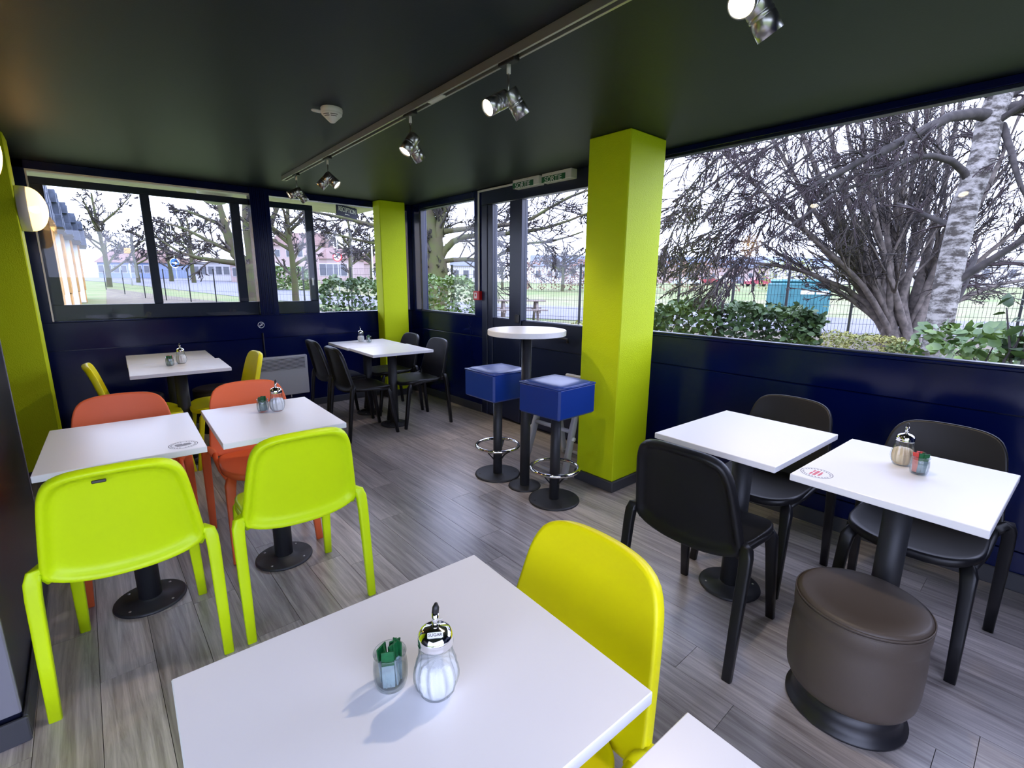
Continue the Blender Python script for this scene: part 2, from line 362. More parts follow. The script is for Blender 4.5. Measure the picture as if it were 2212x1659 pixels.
MB().tube([(XR - 0.002, 3.30, 0.955), (XR - 0.06, 3.29, 0.955), (XR - 0.065, 3.24, 0.953), (XR - 0.065, 2.86, 0.935), (XR - 0.06, 2.80, 0.93), (XR - 0.055, 2.80, 0.90)], 0.011, 10).build('push_bar', 'black_metal', d1)
MB().bbox(XR - 0.03, XR - 0.011, 3.47, 3.52, 1.02, 1.10, b=0.003).build('lock', 'black_metal', d1)

# square pillars
def pillar(name, label, x0, x1, y0, y1, base=0.075):
    p = thing(name, label, 'pillar', ((x0 + x1) / 2, (y0 + y1) / 2, 0)); hx, hy = (x1 - x0) / 2, (y1 - y0) / 2
    MB().bbox(-hx, hx, -hy, hy, base, H - 0.001, b=0.006).build('shaft', 'lime_paint', p)
    MB().bbox(-hx - 0.012, hx + 0.012, -hy - 0.012, hy + (0.012 if y1 < 5.4 else 0), 0.0005, base, b=0.004).build('skirting', 'baseboard_grey', p)
    return p
pillar('pillar', 'lime green square pillar standing beside the blue bar stools', 2.562, 2.942, 1.868, 2.19)
pillar('pillar', 'lime green square pillar in the far corner behind the black chairs', 2.675, 3.0, 5.36, YB - 0.021)
pillar('pillar', 'lime green square pillar at the left carrying a round wall lamp', -0.60, -0.247, 4.60, 4.87)

# soffit of the porch outside the back windows
so = MB().box(-3.0, 3.12, YB + T, 7.10, 2.335, 2.50).build('ceiling_porch', 'soffit_cream'); tag(so, kind='structure')
# ================================================================ furniture
def outline(n, fn): return [fn(2 * PI * i / n) for i in range(n)]
def rings_mesh(rings):
    """closed body from rings of equal count; first and last rings are capped with a fan to their centre"""
    mb = MB(); n = len(rings[0]); v = []; f = []
    for r in rings: v += [tuple(p) for p in r]
    for k in range(len(rings) - 1):
        for i in range(n):
            j = (i + 1) % n; f.append((k * n + i, k * n + j, (k + 1) * n + j, (k + 1) * n + i))
    c0 = np.mean(np.array(rings[0]), 0); c1 = np.mean(np.array(rings[-1]), 0); a = len(v); v += [tuple(c0), tuple(c1)]
    for i in range(n):
        j = (i + 1) % n; f.append((a, j, i)); f.append((a + 1, (len(rings) - 1) * n + i, (len(rings) - 1) * n + j))
    return mb.add(v, f, True)

def make_chair(m):
    root = thing('cafe_chair', 'moulded chair', 'chair')
    N = 56
    # backrest: narrower rounded top, sides flaring down to firm lower corners, gently bulging bottom edge
    half = [(0.0, -0.004), (0.08, -0.003), (0.16, 0.008), (0.205, 0.024), (0.229, 0.040), (0.224, 0.085), (0.210, 0.20), (0.199, 0.28), (0.189, 0.335), (0.166, 0.380), (0.122, 0.401), (0.06, 0.407), (0.0, 0.408)]
    poly = np.array(half + [(-x, t) for x, t in half[-2:0:-1]])
    for _ in range(2):
        nx_ = np.roll(poly, -1, 0); poly = np.stack([0.75 * poly + 0.25 * nx_, 0.25 * poly + 0.75 * nx_], 1).reshape(-1, 2)
    seg = np.linalg.norm(np.roll(poly, -1, 0) - poly, axis=1); cum = np.concatenate([[0], np.cumsum(seg)]); NB = 72
    cl_ = np.vstack([poly, poly[:1]]); tt = np.linspace(0, cum[-1], NB, endpoint=False); OUT = np.stack([np.interp(tt, cum, cl_[:, 0]), np.interp(tt, cum, cl_[:, 1])], 1)
    ctr = np.array([0, 0.20])
    def bpos(x, t, d):
        y = -0.186 - 0.088 * (t / 0.40) - 0.10 * max(0, t - 0.28) ** 1.5 + 0.60 * x * x
        return np.array([x, y, 0.432 + t]) + np.array([0, 0.96, 0.26]) * d
    prof = [(0.30, 0.0), (0.60, 0.0), (0.76, -0.0005), (0.82, -0.0035), (0.862, -0.0105), (0.892, -0.0185), (0.918, -0.0245), (0.945, -0.027), (0.975, -0.0265), (0.994, -0.020), (1.0, -0.006), (0.998, 0.003), (0.985, 0.0085), (0.95, 0.009), (0.85, 0.0075), (0.6, 0.0065), (0.3, 0.0065)]
    rings = [[bpos(*(ctr + (p - ctr) * s), d) for p in OUT] for s, d in prof]
    rings_mesh(rings).build('backrest', m, root)
    # seat
    def so_(th, s):
        c, s_ = math.cos(th), math.sin(th)
        u = math.copysign(abs(c) ** 0.55, c); w = math.copysign(abs(s_) ** 0.62, s_)
        half = 0.212 + 0.006 * w
        return half * u * s, (0.205 * w) * s + 0.02
    def spos(x, y, d):
        z = 0.455 + 0.018 * (x / 0.2) ** 2 - 0.008 - 0.35 * max(0, y - 0.12) ** 2 * 2.2 + 0.25 * max(0, -y - 0.10) ** 2 * 3
        return np.array([x, y, z + d])
    sp = [(0.3, 0.0), (0.6, 0.0), (0.85, 0.002), (0.94, 0.004), (0.975, 0.003), (0.995, -0.004), (1.0, -0.014), (0.99, -0.026), (0.965, -0.031), (0.93, -0.026), (0.90, -0.016), (0.6, -0.014), (0.3, -0.014)]
    rings = [[spos(*so_(2 * PI * i / N, s), d) for i in range(N)] for s, d in sp]
    rings_mesh(rings[::-1]).build('seat', m, root)
    for sx in (-1, 1):
        rear = [(0.200, -0.163, 0.452), (0.215, -0.170, 0.482), (0.228, -0.178, 0.497), (0.238, -0.186, 0.493), (0.244, -0.193, 0.470), (0.246, -0.201, 0.42), (0.247, -0.226, 0.20), (0.248, -0.246, 0.0)]
        A = [0.018, 0.019, 0.020, 0.021, 0.0215, 0.021, 0.019, 0.017]; B = [0.016, 0.018, 0.019, 0.019, 0.0175, 0.016, 0.0145, 0.013]
        MB().tube([(sx * p[0], p[1], p[2]) for p in rear], 0.02, 16, flat=(A, B, (0, 1, 0))).build('leg', m, root)
        front = [(0.165, 0.14, 0.424), (0.180, 0.163, 0.418), (0.188, 0.176, 0.395), (0.192, 0.185, 0.34), (0.199, 0.212, 0.15), (0.204, 0.235, 0.0)]
        A = [0.020, 0.024, 0.025, 0.022, 0.019, 0.017]; B = [0.008, 0.015, 0.018, 0.017, 0.015, 0.013]
        MB().tube([(sx * p[0], p[1], p[2]) for p in front], 0.02, 16, flat=(A, B, (0, 1, 0))).build('leg', m, root)
        # side rail running from the rear shoulder forward under the seat edge
        MB().tube([(sx * 0.205, -0.185, 0.474), (sx * 0.209, -0.10, 0.456), (sx * 0.208, 0.05, 0.444), (sx * 0.192, 0.155, 0.424)], [0.013, 0.012, 0.012, 0.012], 10).build('side_rail', m, root)
    return root
protos = {k: make_chair(k + '_plastic') for k in ('lime', 'yellow', 'orange', 'black')}
used = set()
def chair(kind, x, y, face, label, group):
    rz = rad(face)
    if kind not in used:
        used.add(kind); c = protos[kind]; c.location = (x, y, 0); c.rotation_euler = (0, 0, rz); c['label'] = label; c['group'] = group; return c
    return dup(protos[kind], (x, y, 0), rz, label, group)
TY = -2.3
# face: 0 looks to +y, 180 to the viewer, -90 to +x, 90 to -x
c1 = chair('lime', 0.018, 2.192, -4.0, 'lime green chair with black label slot, back to viewer at stamped table', 'lime chairs')
chair('lime', 0.590, 2.162, -3.0, 'lime green chair, back to viewer, at table with green sachet glass', 'lime chairs')
MB().bbox(-0.018, 0.018, -0.006, 0.004, -0.005, 0.005, b=0.002).xf(Matrix.Translation((-0.035, -0.290, 0.795)) @ Matrix.Rotation(rad(-14), 4, 'X') @ Matrix.Rotation(rad(0), 4, 'Y')).build('label_slot', 'black_insert', c1)
chair('orange', 0.062, 2.845, 177, 'orange chair behind the stamped table, facing the viewer', 'orange chairs')
chair('orange', 0.632, 2.800, 177, 'orange chair behind the table with green sachet glass, facing the viewer', 'orange chairs')
chair('yellow', 0.560, 0.640, 88, 'yellow chair in the foreground tucked under the nearest white table', 'yellow chairs')
chair('yellow', 0.235, 4.330, -91, 'yellow chair on the pillar side of the double table by the window', 'yellow chairs')
chair('yellow', 0.735, 4.320, 89, 'yellow chair beside the radiator at the double table by the window', 'yellow chairs')
chair('black', 1.835, 0.845, -91, 'black chair, back to viewer, in front of the bare white table', 'black chairs by the wide window')
chair('black', 2.460, 0.875, 88, 'black chair against the blue wall behind the bare white table', 'black chairs by the wide window')
chair('black', 2.440, 0.260, 88, 'black chair against the blue wall behind the table with the pink sachets', 'black chairs by the wide window')
chair('black', 1.865, 4.235, -92, 'black chair at double table, left side, nearer the viewer', 'black chairs at the corner table')
chair('black', 1.895, 4.820, -92, 'black chair at double table, left side, next to the radiator', 'black chairs at the corner table')
chair('black', 2.440, 4.240, 87, 'black chair at double table, right side, nearer the bar stools', 'black chairs at the corner table')
chair('black', 2.460, 4.830, 87, 'black chair in front of the far lime pillar at double table', 'black chairs at the corner table')

def make_table(sx, sy, name='cafe_table'):
    t = thing(name, 'table', 'table'); z1, z0 = 0.76, 0.735
    MB().bbox(-sx / 2, sx / 2, -sy / 2, sy / 2, z0, z1, b=0.0018).build('tabletop', 'white_laminate', t)
    MB().lathe([(0.043, 0.012), (0.043, 0.725)], 28, smooth=True).build('column', 'steel_grey', t)
    MB().bbox(-0.12, 0.12, -0.12, 0.12, 0.724, 0.735, b=0.003).build('mounting_plate', 'steel_grey', t)
    b = MB().lathe([(0.0, 0.0), (0.134, 0.0), (0.136, 0.004), (0.134, 0.011), (0.128, 0.0135), (0.05, 0.0145), (0.047, 0.022), (0.043, 0.024)], 48).build('base', 'steel_grey', t)
    for k in range(4):
        a = PI / 4 + k * PI / 2
        MB().lathe([(0.0055, 0.0132), (0.0055, 0.0152), (0.0, 0.0158)], 10, c=(0.108 * math.cos(a), 0.108 * math.sin(a), 0)).build('bolt', 'brushed_steel', b)
    return t
tabs = {}
def table(key, x, y, sx, sy, label, group, yaw=TY):
    t = make_table(sx, sy); t.location = (x, y, 0); t.rotation_euler = (0, 0, rad(yaw)); t['label'] = label; t['group'] = group; tabs[key] = t; return t
G = 'white cafe tables'
table('T1', 0.324, 0.618, 0.614, 0.517, 'nearest white square table with a sugar shaker and green sachets, yellow chair under it', G)
table('T2', 0.312, 0.045, 0.614, 0.517, 'white table corner at the bottom edge below the yellow chair', G)
table('T3', 0.055, 2.513, 0.508, 0.642, 'white table with a stamp on it between lime and orange chairs at the left', G)
table('T4', 0.615, 2.483, 0.506, 0.649, 'white table with green sachet glass between lime and orange chairs', G)
table('T5a', 0.484, 4.393, 0.61, 0.568, 'nearer half of the double table with yellow chairs, carrying sugar and sachets', G)
table('T5b', 0.492, 4.974, 0.585, 0.568, 'farther half of the double table with yellow chairs, against the window wall', G)
table('T6a', 2.196, 4.281, 0.615, 0.556, 'empty nearer half of the double table ringed by black chairs', G)
table('T6b', 2.200, 4.848, 0.615, 0.556, 'farther half of the black chairs\' double table carrying sugar and sachets', G)
table('T7', 2.154, 0.858, 0.636, 0.518, 'bare white table under the wide window between two black chairs', G)
table('T8', 2.112, 0.285, 0.638, 0.515, 'white table with pink sachets and a red stamp beside the brown pouf', G)

# round stamps printed on two tabletops
def stamp(t, cx, cy, r, mid):
    mb = MB(); ring = [(cx + r * math.cos(a), cy + r * math.sin(a)) for a in np.linspace(0, 2 * PI, 40, endpoint=False)]; inn = [(cx + (r - 0.0022) * math.cos(a), cy + (r - 0.0022) * math.sin(a)) for a in np.linspace(0, 2 * PI, 40, endpoint=False)]
    v = [(p[0], p[1], 0.7603) for p in ring + inn]; mb.add(v, [(i, (i + 1) % 40, 40 + (i + 1) % 40, 40 + i) for i in range(40)])
    st = mb.build('stamp_ring', 'print_dark', t)
    mk = MB()
    for k in range(26):
        if k in (6, 19): continue
        a = 2 * PI * k / 26; w = 0.0045; rr = r * 0.82
        d = np.array([math.cos(a), math.sin(a)]); e = np.array([-d[1], d[0]]); c = np.array([cx, cy]) + d * rr
        h = 0.0035 if k % 3 else 0.0045
        q = [c - e * w / 2 - d * h, c + e * w / 2 - d * h * 0.3, c + e * w / 2 + d * h, c - e * w / 2 + d * h * 0.4]
        mk.add([(p[0], p[1], 0.7603) for p in q], [(0, 1, 2, 3)])
    mk.build('stamp_mark', 'print_dark', t)
    ce_ = MB()
    for (ux, uy, w, h) in ((-0.014, 0.012, 0.022, 0.005), (0.012, 0.011, 0.02, 0.005), (0, 0.001, 0.05, 0.008), (-0.006, -0.011, 0.03, 0.006), (0.014, -0.010, 0.014, 0.004)):
        s_ = r / 0.045; ce_.add([(cx + (ux + a * w / 2) * s_, cy + (uy + b * h / 2) * s_, 0.7603) for a, b in ((-1, -1), (1, -1.3), (1, 1), (-1, 1.2))], [(0, 1, 2, 3)])
    ce_.build('stamp_mark', mid, t)
stamp(tabs['T3'], 0.182, -0.245, 0.050, 'print_dark')
stamp(tabs['T8'], -0.240, 0.200, 0.050, 'print_red')

# bar table and two cube seat stools
bt = thing('bar_table', 'tall round white bar table on a single grey column', 'table', (2.18, 2.335, 0))
MB().lathe([(0, 1.07), (0.255, 1.07), (0.26, 1.073), (0.26, 1.102), (0.257, 1.105), (0, 1.105)], 64, smooth=False).build('tabletop', 'white_laminate', bt)
MB().lathe([(0.034, 0.01), (0.034, 1.065)], 28).build('column', 'steel_grey', bt)
MB().lathe([(0.11, 1.058), (0.11, 1.0695)], 32, smooth=False).build('mounting_plate', 'steel_grey', bt)
MB().lathe([(0, 0), (0.112, 0), (0.114, 0.004), (0.112, 0.010), (0.10, 0.012), (0, 0.012)], 48).build('base', 'steel_grey', bt)
def make_stool():
    s = thing('bar_stool', 'stool', 'stool')
    seat = MB().bbox(-0.172, 0.172, -0.172, 0.172, 0.605, 0.80, b=0.012).build('seat', 'blue_leather', s)
    top = rings_mesh([[(0.163 * k * math.copysign(abs(math.cos(a)) ** 0.3, math.cos(a)), 0.163 * k * math.copysign(abs(math.sin(a)) ** 0.3, math.sin(a)), z) for a in np.linspace(0, 2 * PI, 48, endpoint=False)] for k, z in ((1.0, 0.796), (1.0, 0.803), (0.97, 0.807), (0.6, 0.812), (0.2, 0.813))]).build('cushion_top', 'blue_leather', seat)
    for a, b, c, d in ((-1, -1, 1, -1), (1, -1, 1, 1), (1, 1, -1, 1), (-1, 1, -1, -1)):
        MB().tube([(a * 0.168, b * 0.168, 0.797), (c * 0.168, d * 0.168, 0.797)], 0.0055, 8).build('piping', 'blue_leather', seat)
    MB().lathe([(0.033, 0.012), (0.033, 0.605)], 28).build('column', 'steel_grey', s)
    MB().lathe([(0, 0), (0.166, 0), (0.168, 0.004), (0.166, 0.011), (0.155, 0.013), (0, 0.013)], 56).build('base', 'steel_grey', s)
    ring = MB().tube([(0.155 * math.cos(a), 0.155 * math.sin(a), 0.228) for a in np.linspace(0, 2 * PI, 48, endpoint=False)], 0.0125, 12, closed=True).build('footrest_ring', 'chrome', s)
    for k in range(3):
        a = 0.6 + k * 2 * PI / 3; d = (math.cos(a), math.sin(a))
        MB().tube([(d[0] * 0.03, d[1] * 0.03, 0.12), (d[0] * 0.075, d[1] * 0.075, 0.175), (d[0] * 0.145, d[1] * 0.145, 0.222)], 0.008, 8, flat=(0.010, 0.004, (0, 0, 1))).build('bracket', 'steel_grey', s)
    for k in range(4):
        a = PI / 4 + k * PI / 2 + 0.3; MB().lathe([(0.007, 0.0131), (0.0, 0.0137)], 10, c=(0.135 * math.cos(a), 0.135 * math.sin(a), 0)).build('bolt_hole', 'black_metal', s)
    return s
st = make_stool(); st.location = (2.178, 2.045, 0); st.rotation_euler = (0, 0, rad(2)); tag(st, 'blue cube seat bar stool next to the lime pillar', 'stool', 'cube seat bar stools')
dup(st, (2.17, 2.622, 0), rad(-1), 'blue cube seat bar stool behind the round bar table, away from the pillar', 'cube seat bar stools')

# folding high chair pushed behind the stools
hc = thing('high_chair', 'grey plastic folding high chair half hidden behind the blue bar stools', 'high chair', (2.70, 2.42, 0))
for sy in (-1, 1):
    y = sy * 0.19
    MB().tube([(-0.24, y * 1.08, 0.012), (-0.235, y * 1.08, 0.05), (-0.15, y, 0.36), (-0.06, y * 0.95, 0.66)], 0.02, 12, flat=([0.022, 0.024, 0.026, 0.018], [0.016, 0.018, 0.018, 0.014], (0, 1, 0))).build('leg', 'highchair_grey', hc)
    MB().tube([(0.20, y * 1.05, 0.012), (0.195, y * 1.05, 0.05), (0.11, y * 0.94, 0.34), (-0.02, y * 0.9, 0.64)], 0.02, 12, flat=([0.022, 0.022, 0.022, 0.018], [0.013, 0.014, 0.014, 0.012], (0, 1, 0))).build('leg', 'highchair_grey', hc)
    MB().lathe([(0.016, -0.012), (0.016, 0.012)], 14).xf(Matrix.Translation((-0.165, y * 1.12, 0.30)) @ Matrix.Rotation(PI / 2, 4, 'X')).build('joint_knob', 'white_plastic', hc)
MB().tube([(-0.16, -0.18, 0.35), (-0.16, 0.18, 0.35)], 0.016, 10).build('cross_bar', 'highchair_grey', hc)
MB().tube([(-0.238, -0.2, 0.035), (-0.238, 0.2, 0.035)], 0.014, 10).build('floor_bar', 'highchair_grey', hc)
MB().tube([(0.196, -0.2, 0.035), (0.196, 0.2, 0.035)], 0.014, 10).build('floor_bar', 'highchair_grey', hc)
MB().bbox(-0.17, 0.14, -0.16, 0.16, 0.50, 0.53, b=0.01).build('seat', 'highchair_grey', hc)
MB().bbox(0.12, 0.15, -0.15, 0.15, 0.53, 0.70, b=0.01).build('backrest', 'highchair_grey', hc)
MB().bbox(-0.26, -0.02, -0.175, 0.175, 0.66, 0.70, b=0.012).build('tray', 'white_plastic', hc)

# upholstered poufs
def make_pouf(m):
    p = thing('pouf', 'pouf', 'pouf')
    body = MB().lathe([(0.14, 0.088), (0.158, 0.090), (0.174, 0.100), (0.184, 0.122), (0.188, 0.16), (0.189, 0.22), (0.187, 0.29), (0.183, 0.325), (0.1845, 0.335), (0.187, 0.36), (0.187, 0.393), (0.184, 0.398)], 64).build('body', m, p)
    MB().lathe([(0.184, 0.396), (0.183, 0.404), (0.178, 0.412), (0.168, 0.416), (0.12, 0.414), (0.05, 0.409), (0.0, 0.408)], 64, caps=False).build('cushion_top', m, p)
    for z in (0.3945, 0.4035): MB().tube([(0.186 * math.cos(a), 0.186 * math.sin(a), z) for a in np.linspace(0, 2 * PI, 64, endpoint=False)], 0.0026, 6, closed=True).build('seam', m, body)
    MB().lathe([(0, 0.0005), (0.172, 0.0005), (0.176, 0.004), (0.176, 0.012), (0.162, 0.020), (0.155, 0.05), (0.152, 0.089), (0, 0.089)], 56).build('base', 'black_rubber', p)
    return p
pf = make_pouf('taupe_leather'); pf.location = (1.79, 0.29, 0); tag(pf, 'brown leather pouf on a black base next to the stamped table at the right', 'pouf', 'round poufs')
dk = make_pouf('dark_leather'); p_ = onz(300, 866, 0.41); dk.location = (0.245, 5.20, 0); tag(dk, 'dark round pouf under the double table beside the left yellow chair', 'pouf', 'round poufs')
p_ = onz(468, 842, 0.41); dup(dk, (0.835, 5.19, 0), 0, 'dark round pouf beside the radiator, behind the right yellow chair', 'round poufs')

# convector heater on the back wall
he = thing('convector_heater', 'pale grey electric convector heater on the blue wall below the window', 'heater', (1.50, YB, 0.17))
MB().bbox(-0.29, 0.29, -0.062, -0.012, 0.0, 0.43, b=0.006).build('housing', 'heater_grey', he)
MB().box(-0.262, 0.262, -0.0635, -0.062, 0.285, 0.412).build('grille_recess', 'heater_dark', he)
for k in range(9): MB().bbox(-0.262, 0.262, -0.069, -0.0625, 0.289 + k * 0.0142, 0.2962 + k * 0.0142, b=0.001).build('slat', 'heater_grey', he)
MB().bbox(-0.20, -0.16, -0.012, -0.0145 + 0.014, 0.1, 0.3, b=0.002).build('wall_bracket', 'heater_dark', he)
MB().tube([(0.10, -0.03, 0.0), (0.10, -0.03, -0.035)], 0.006, 8).build('foot_pin', 'heater_grey', he)
cb = MB().tube([(1.375, YB - 0.009, 0.86), (1.376, YB - 0.009, 0.70), (1.378, YB - 0.010, 0.595)], 0.008, 8).build('power_cable', 'black_metal'); tag(cb, 'black cable running down the blue wall to the convector heater', 'cable')
# ================================================================ things on the tables
glass_flute = lambda a, k, z: 0.075 * math.cos(11 * a + 26 * z) * (1 if 0.012 < z < 0.094 else 0)
def make_shaker(fill, tagplate=False):
    s = thing('sugar_shaker', 'shaker', 'sugar shaker')
    P = [(0, 0.001), (0.024, 0.001), (0.027, 0.004), (0.031, 0.014), (0.0345, 0.028), (0.035, 0.040), (0.033, 0.053), (0.0285, 0.066), (0.0262, 0.076), (0.0255, 0.088), (0.0258, 0.098)]
    MB().lathe(P, 72, flute=glass_flute, caps=False).build('jar', 'jar_glass', s)
    MB().lathe([(0, 0.004), (0.023, 0.004), (0.0285, 0.014), (0.0315, 0.028), (0.032, 0.040), (0.0305, 0.051), (0.027, 0.060), (0.022, 0.0635), (0.0, 0.065)], 72, flute=glass_flute, caps=False).build('sugar', fill, s)
    lid = MB().lathe([(0.0258, 0.092), (0.0283, 0.0925), (0.0288, 0.095), (0.0278, 0.098), (0.0285, 0.101), (0.0278, 0.108), (0.024, 0.1145), (0.017, 0.119), (0.0085, 0.1215), (0.007, 0.1225)], 48).build('lid', 'chrome', s)
    MB().tube([(0, 0, 0.118), (0, 0, 0.135), (0.001, 0.0005, 0.146)], [0.0055, 0.0055, 0.0056], 16).build('spout', 'chrome', s)
    MB().tube([(0.001, 0.0005, 0.1455), (0.0025, 0.001, 0.154), (0.0035, 0.0015, 0.161)], [0.0056, 0.0055, 0.0022], 16).build('spout_tip', 'black_metal', s)
    if tagplate:
        M = Matrix.Rotation(rad(-33), 4, 'Z') @ Matrix.Translation((0.0, -0.0175, 0.1195)) @ Matrix.Rotation(rad(27), 4, 'X')
        l = MB().box(-0.012, 0.012, -0.0042, 0.0042, 0, 0.0006).xf(M).build('label_plate', 'print_white', lid)
        tm = text_mesh('SUGAR', 0.0068, 0.0001); tm.transform(M @ Matrix.Translation((0, 0, 0.0008))); obj('lettering', tm, 'print_dark', lid)
        M = Matrix.Rotation(rad(-20), 4, 'Z') @ Matrix.Translation((0.009, 0.0165, 0.1195)) @ Matrix.Rotation(rad(-27), 4, 'X')
        MB().box(-0.006, 0.006, -0.0035, 0.0035, 0, 0.0006).xf(M).build('label_plate', 'print_white', lid)
    return s
def make_glass():
    g = thing('sachet_glass', 'glass', 'glass jar')
    MB().lathe([(0, 0.001), (0.0215, 0.001), (0.0245, 0.004), (0.0275, 0.018), (0.028, 0.034), (0.0265, 0.050), (0.0245, 0.058), (0.0262, 0.0605), (0.0268, 0.063), (0.0255, 0.0655), (0.0238, 0.063), (0.0228, 0.056), (0.0245, 0.048), (0.0258, 0.034), (0.0255, 0.018), (0.0225, 0.006), (0, 0.005)], 48, caps=False).build('jar', 'jar_glass', g)
    return g
def make_sachet(top, low):
    s = thing('sugar_sachet', 'sachet', 'sachet')
    MB().bbox(-0.010, 0.010, -0.0012, 0.0012, 0.0, 0.044, b=0.0005).build('paper', low, s)
    MB().bbox(-0.010, 0.010, -0.0013, 0.0013, 0.044, 0.071, b=0.0005).build('printed_end', top, s)
    return s
sg, sr, gp = None, None, None
def set_on(key_label, sp, gp_, first, brown=False, sachets=6, red=0, seed=1, tagp=False):
    global sg, sr, PROT
    tbl = key_label
    if tagp or brown or first:
        s = make_shaker('brown_sugar' if brown else 'sugar', tagp)
        s.location = (sp[0], sp[1], 0.76); tag(s, 'sugar shaker on ' + tbl, 'sugar shaker', 'sugar shakers')
        if first: PROT['shaker'] = s
    else: dup(PROT['shaker'], (sp[0], sp[1], 0.76), rad(seed * 40), 'sugar shaker on ' + tbl, 'sugar shakers')
    if 'glass' not in PROT:
        PROT['glass'] = make_glass(); PROT['glass'].location = (gp_[0], gp_[1], 0.76); tag(PROT['glass'], 'small glass of sweetener sachets on ' + tbl, 'glass jar', 'sachet glasses')
    else: dup(PROT['glass'], (gp_[0], gp_[1], 0.76), 0, 'small glass of sweetener sachets on ' + tbl, 'sachet glasses')
    R_ = random.Random(seed)
    for k in range(sachets):
        kind = 'red' if k < red else 'green'
        a = 2 * PI * k / sachets + R_.random() * 0.6; rr = 0.010 if k % 2 else 0.013
        if kind not in PROT:
            PROT[kind] = make_sachet('sachet_green' if kind == 'green' else 'sachet_red', 'sachet_pale' if kind == 'green' else 'sachet_pink'); o = PROT[kind]
        else: o = dup(PROT[kind], (0, 0, 0), 0)
        o.location = (gp_[0] + rr * math.cos(a), gp_[1] + rr * math.sin(a), 0.7665)
        o.rotation_euler = (R_.uniform(-0.10, 0.10), R_.uniform(-0.13, 0.13), a + PI / 2 + R_.uniform(-0.5, 0.5))
        tag(o, ('pink and red' if kind == 'red' else 'green tipped') + ' sachet standing in the glass on ' + tbl, 'sachet', 'sachets on ' + tbl)
PROT = {}
q = lambda x, y: onz(x, y, 0.76)
set_on('the nearest table', (0.352, 0.579), (0.302, 0.640), False, tagp=True, sachets=7, seed=3)
set_on('the table between lime and orange chairs', q(600, 887), q(569, 889), True, sachets=5, seed=5)
set_on('the yellow chairs\' double table', q(393, 785), q(368, 790), False, sachets=5, red=2, seed=2)
set_on('the corner table with black chairs', q(780, 738), q(797, 739.5), False, sachets=4, seed=4)
set_on('the table beside the brown pouf', q(1946, 1003), q(1983, 1023), False, brown=True, sachets=6, red=3, seed=6)

# ================================================================ ceiling and wall fittings
tx = lambda y: 1.385 + (y - 1.1) * 0.028
tr = thing('ceiling_track', 'long silver lighting track fixed along the dark ceiling', 'light track', (tx(1.1), 1.1, H), -math.atan(0.028))
MB().box(-0.018, 0.018, -2.6, 3.68, -0.012, -0.001).build('channel_back', 'black_metal', tr)
for sx in (-1, 1): MB().bbox(sx * 0.0165 - 0.0055, sx * 0.0165 + 0.0055, -2.6, 3.68, -0.036, -0.0005, b=0.001).build('rail', 'alu_track', tr)
MB().bbox(-0.022, 0.022, 3.68, 3.70, -0.036, -0.0005, b=0.001).build('end_cap', 'alu_track', tr)
MB().bbox(-0.014, 0.014, 1.02, 1.15, -0.037, -0.03, b=0.001).build('coupler', 'white_plastic', tr)
def frame_from(d):
    d = Vector(d).normalized(); h = Vector((0, 0, 1)); a = h.cross(d)
    if a.length < 1e-3: a = Vector((1, 0, 0))
    a.normalize(); b = d.cross(a); return Matrix((a, b, d)).transposed().to_4x4()
RV = Vector((0.751, -0.660, 0)); FV = Vector((0.66, 0.751, 0)); DN = Vector((0, 0, -1))
def spot(y, label, heads, lit=(True, True), power=12, drop=0.15):
    x = tx(y); s = thing('track_spotlight', label, 'spotlight', (x, y, H - 0.036), 0, 'double track spotlights')
    MB().bbox(-0.016, 0.016, -0.05, 0.05, -0.012, 0.018, b=0.003).build('adapter', 'black_metal', s)
    MB().tube([(0, 0, -0.012), (0, 0, -0.045)], 0.0085, 12).build('stem_sleeve', 'white_plastic', s)
    MB().tube([(0, 0, -0.045), (0, 0, -drop + 0.02)], 0.004, 10).build('stem', 'brushed_steel', s)
    cen = Vector((0, 0, -drop))
    MB().tube([cen + RV * 0.018, cen - RV * 0.018], 0.014, 14).build('joint', 'brushed_steel', s)
    for k, (off, d) in enumerate(heads):
        c = cen + off[0] * RV + off[1] * FV + off[2] * DN; dv = (d[0] * RV + d[1] * FV + d[2] * DN).normalized()
        M = Matrix.Translation(c) @ frame_from(dv) @ Matrix.Scale(1.2, 4)
        h = MB().lathe([(0.0, -0.044), (0.026, -0.044), (0.028, -0.042), (0.028, -0.006), (0.0272, -0.005), (0.0272, -0.003), (0.028, -0.002), (0.028, 0.004), (0.0272, 0.005), (0.0272, 0.007), (0.028, 0.008), (0.028, 0.046), (0.0255, 0.046), (0.0255, 0.036)], 36, caps=False).xf(M).build('lamp_head', 'brushed_steel', s)
        MB().lathe([(0.0255, 0.036), (0.018, 0.0385), (0.0, 0.0395)], 28, caps=False).xf(M).build('lens', 'lamp_lens', h)
        L = bpy.data.lights.new('spot_lamp', 'SPOT'); L.energy = power; L.color = (1.0, 0.84, 0.64); L.spot_size = rad(75); L.spot_blend = 0.6; L.shadow_soft_size = 0.022
        lo = bpy.data.objects.new('spot_lamp', L); COL.objects.link(lo); lo.parent = s
        lo.matrix_local = Matrix.Translation(c + dv * 0.06) @ frame_from(-dv)
    return s
A = ((-0.045, -0.01, 0.005), (-0.62, -0.45, 0.45)); B = ((0.03, 0.01, 0.0), (0.55, 0.25, 0.80))
spot(0.665, 'glowing track spotlight at the top edge of the picture', (((-0.01, -0.02, 0.0), (-0.50, -0.55, 0.67)), ((0.05, 0.03, 0.02), (0.60, 0.1, 0.8))), power=16)
spot(1.63, 'track spotlight nearest the viewer with one head glowing towards the room', (A, B))
spot(2.45, 'track spotlight hanging right of the smoke detector', (((-0.005, -0.01, 0.0), (-0.45, -0.35, 0.80)), ((0.012, 0.04, 0.02), (0.42, 0.55, 0.75))))
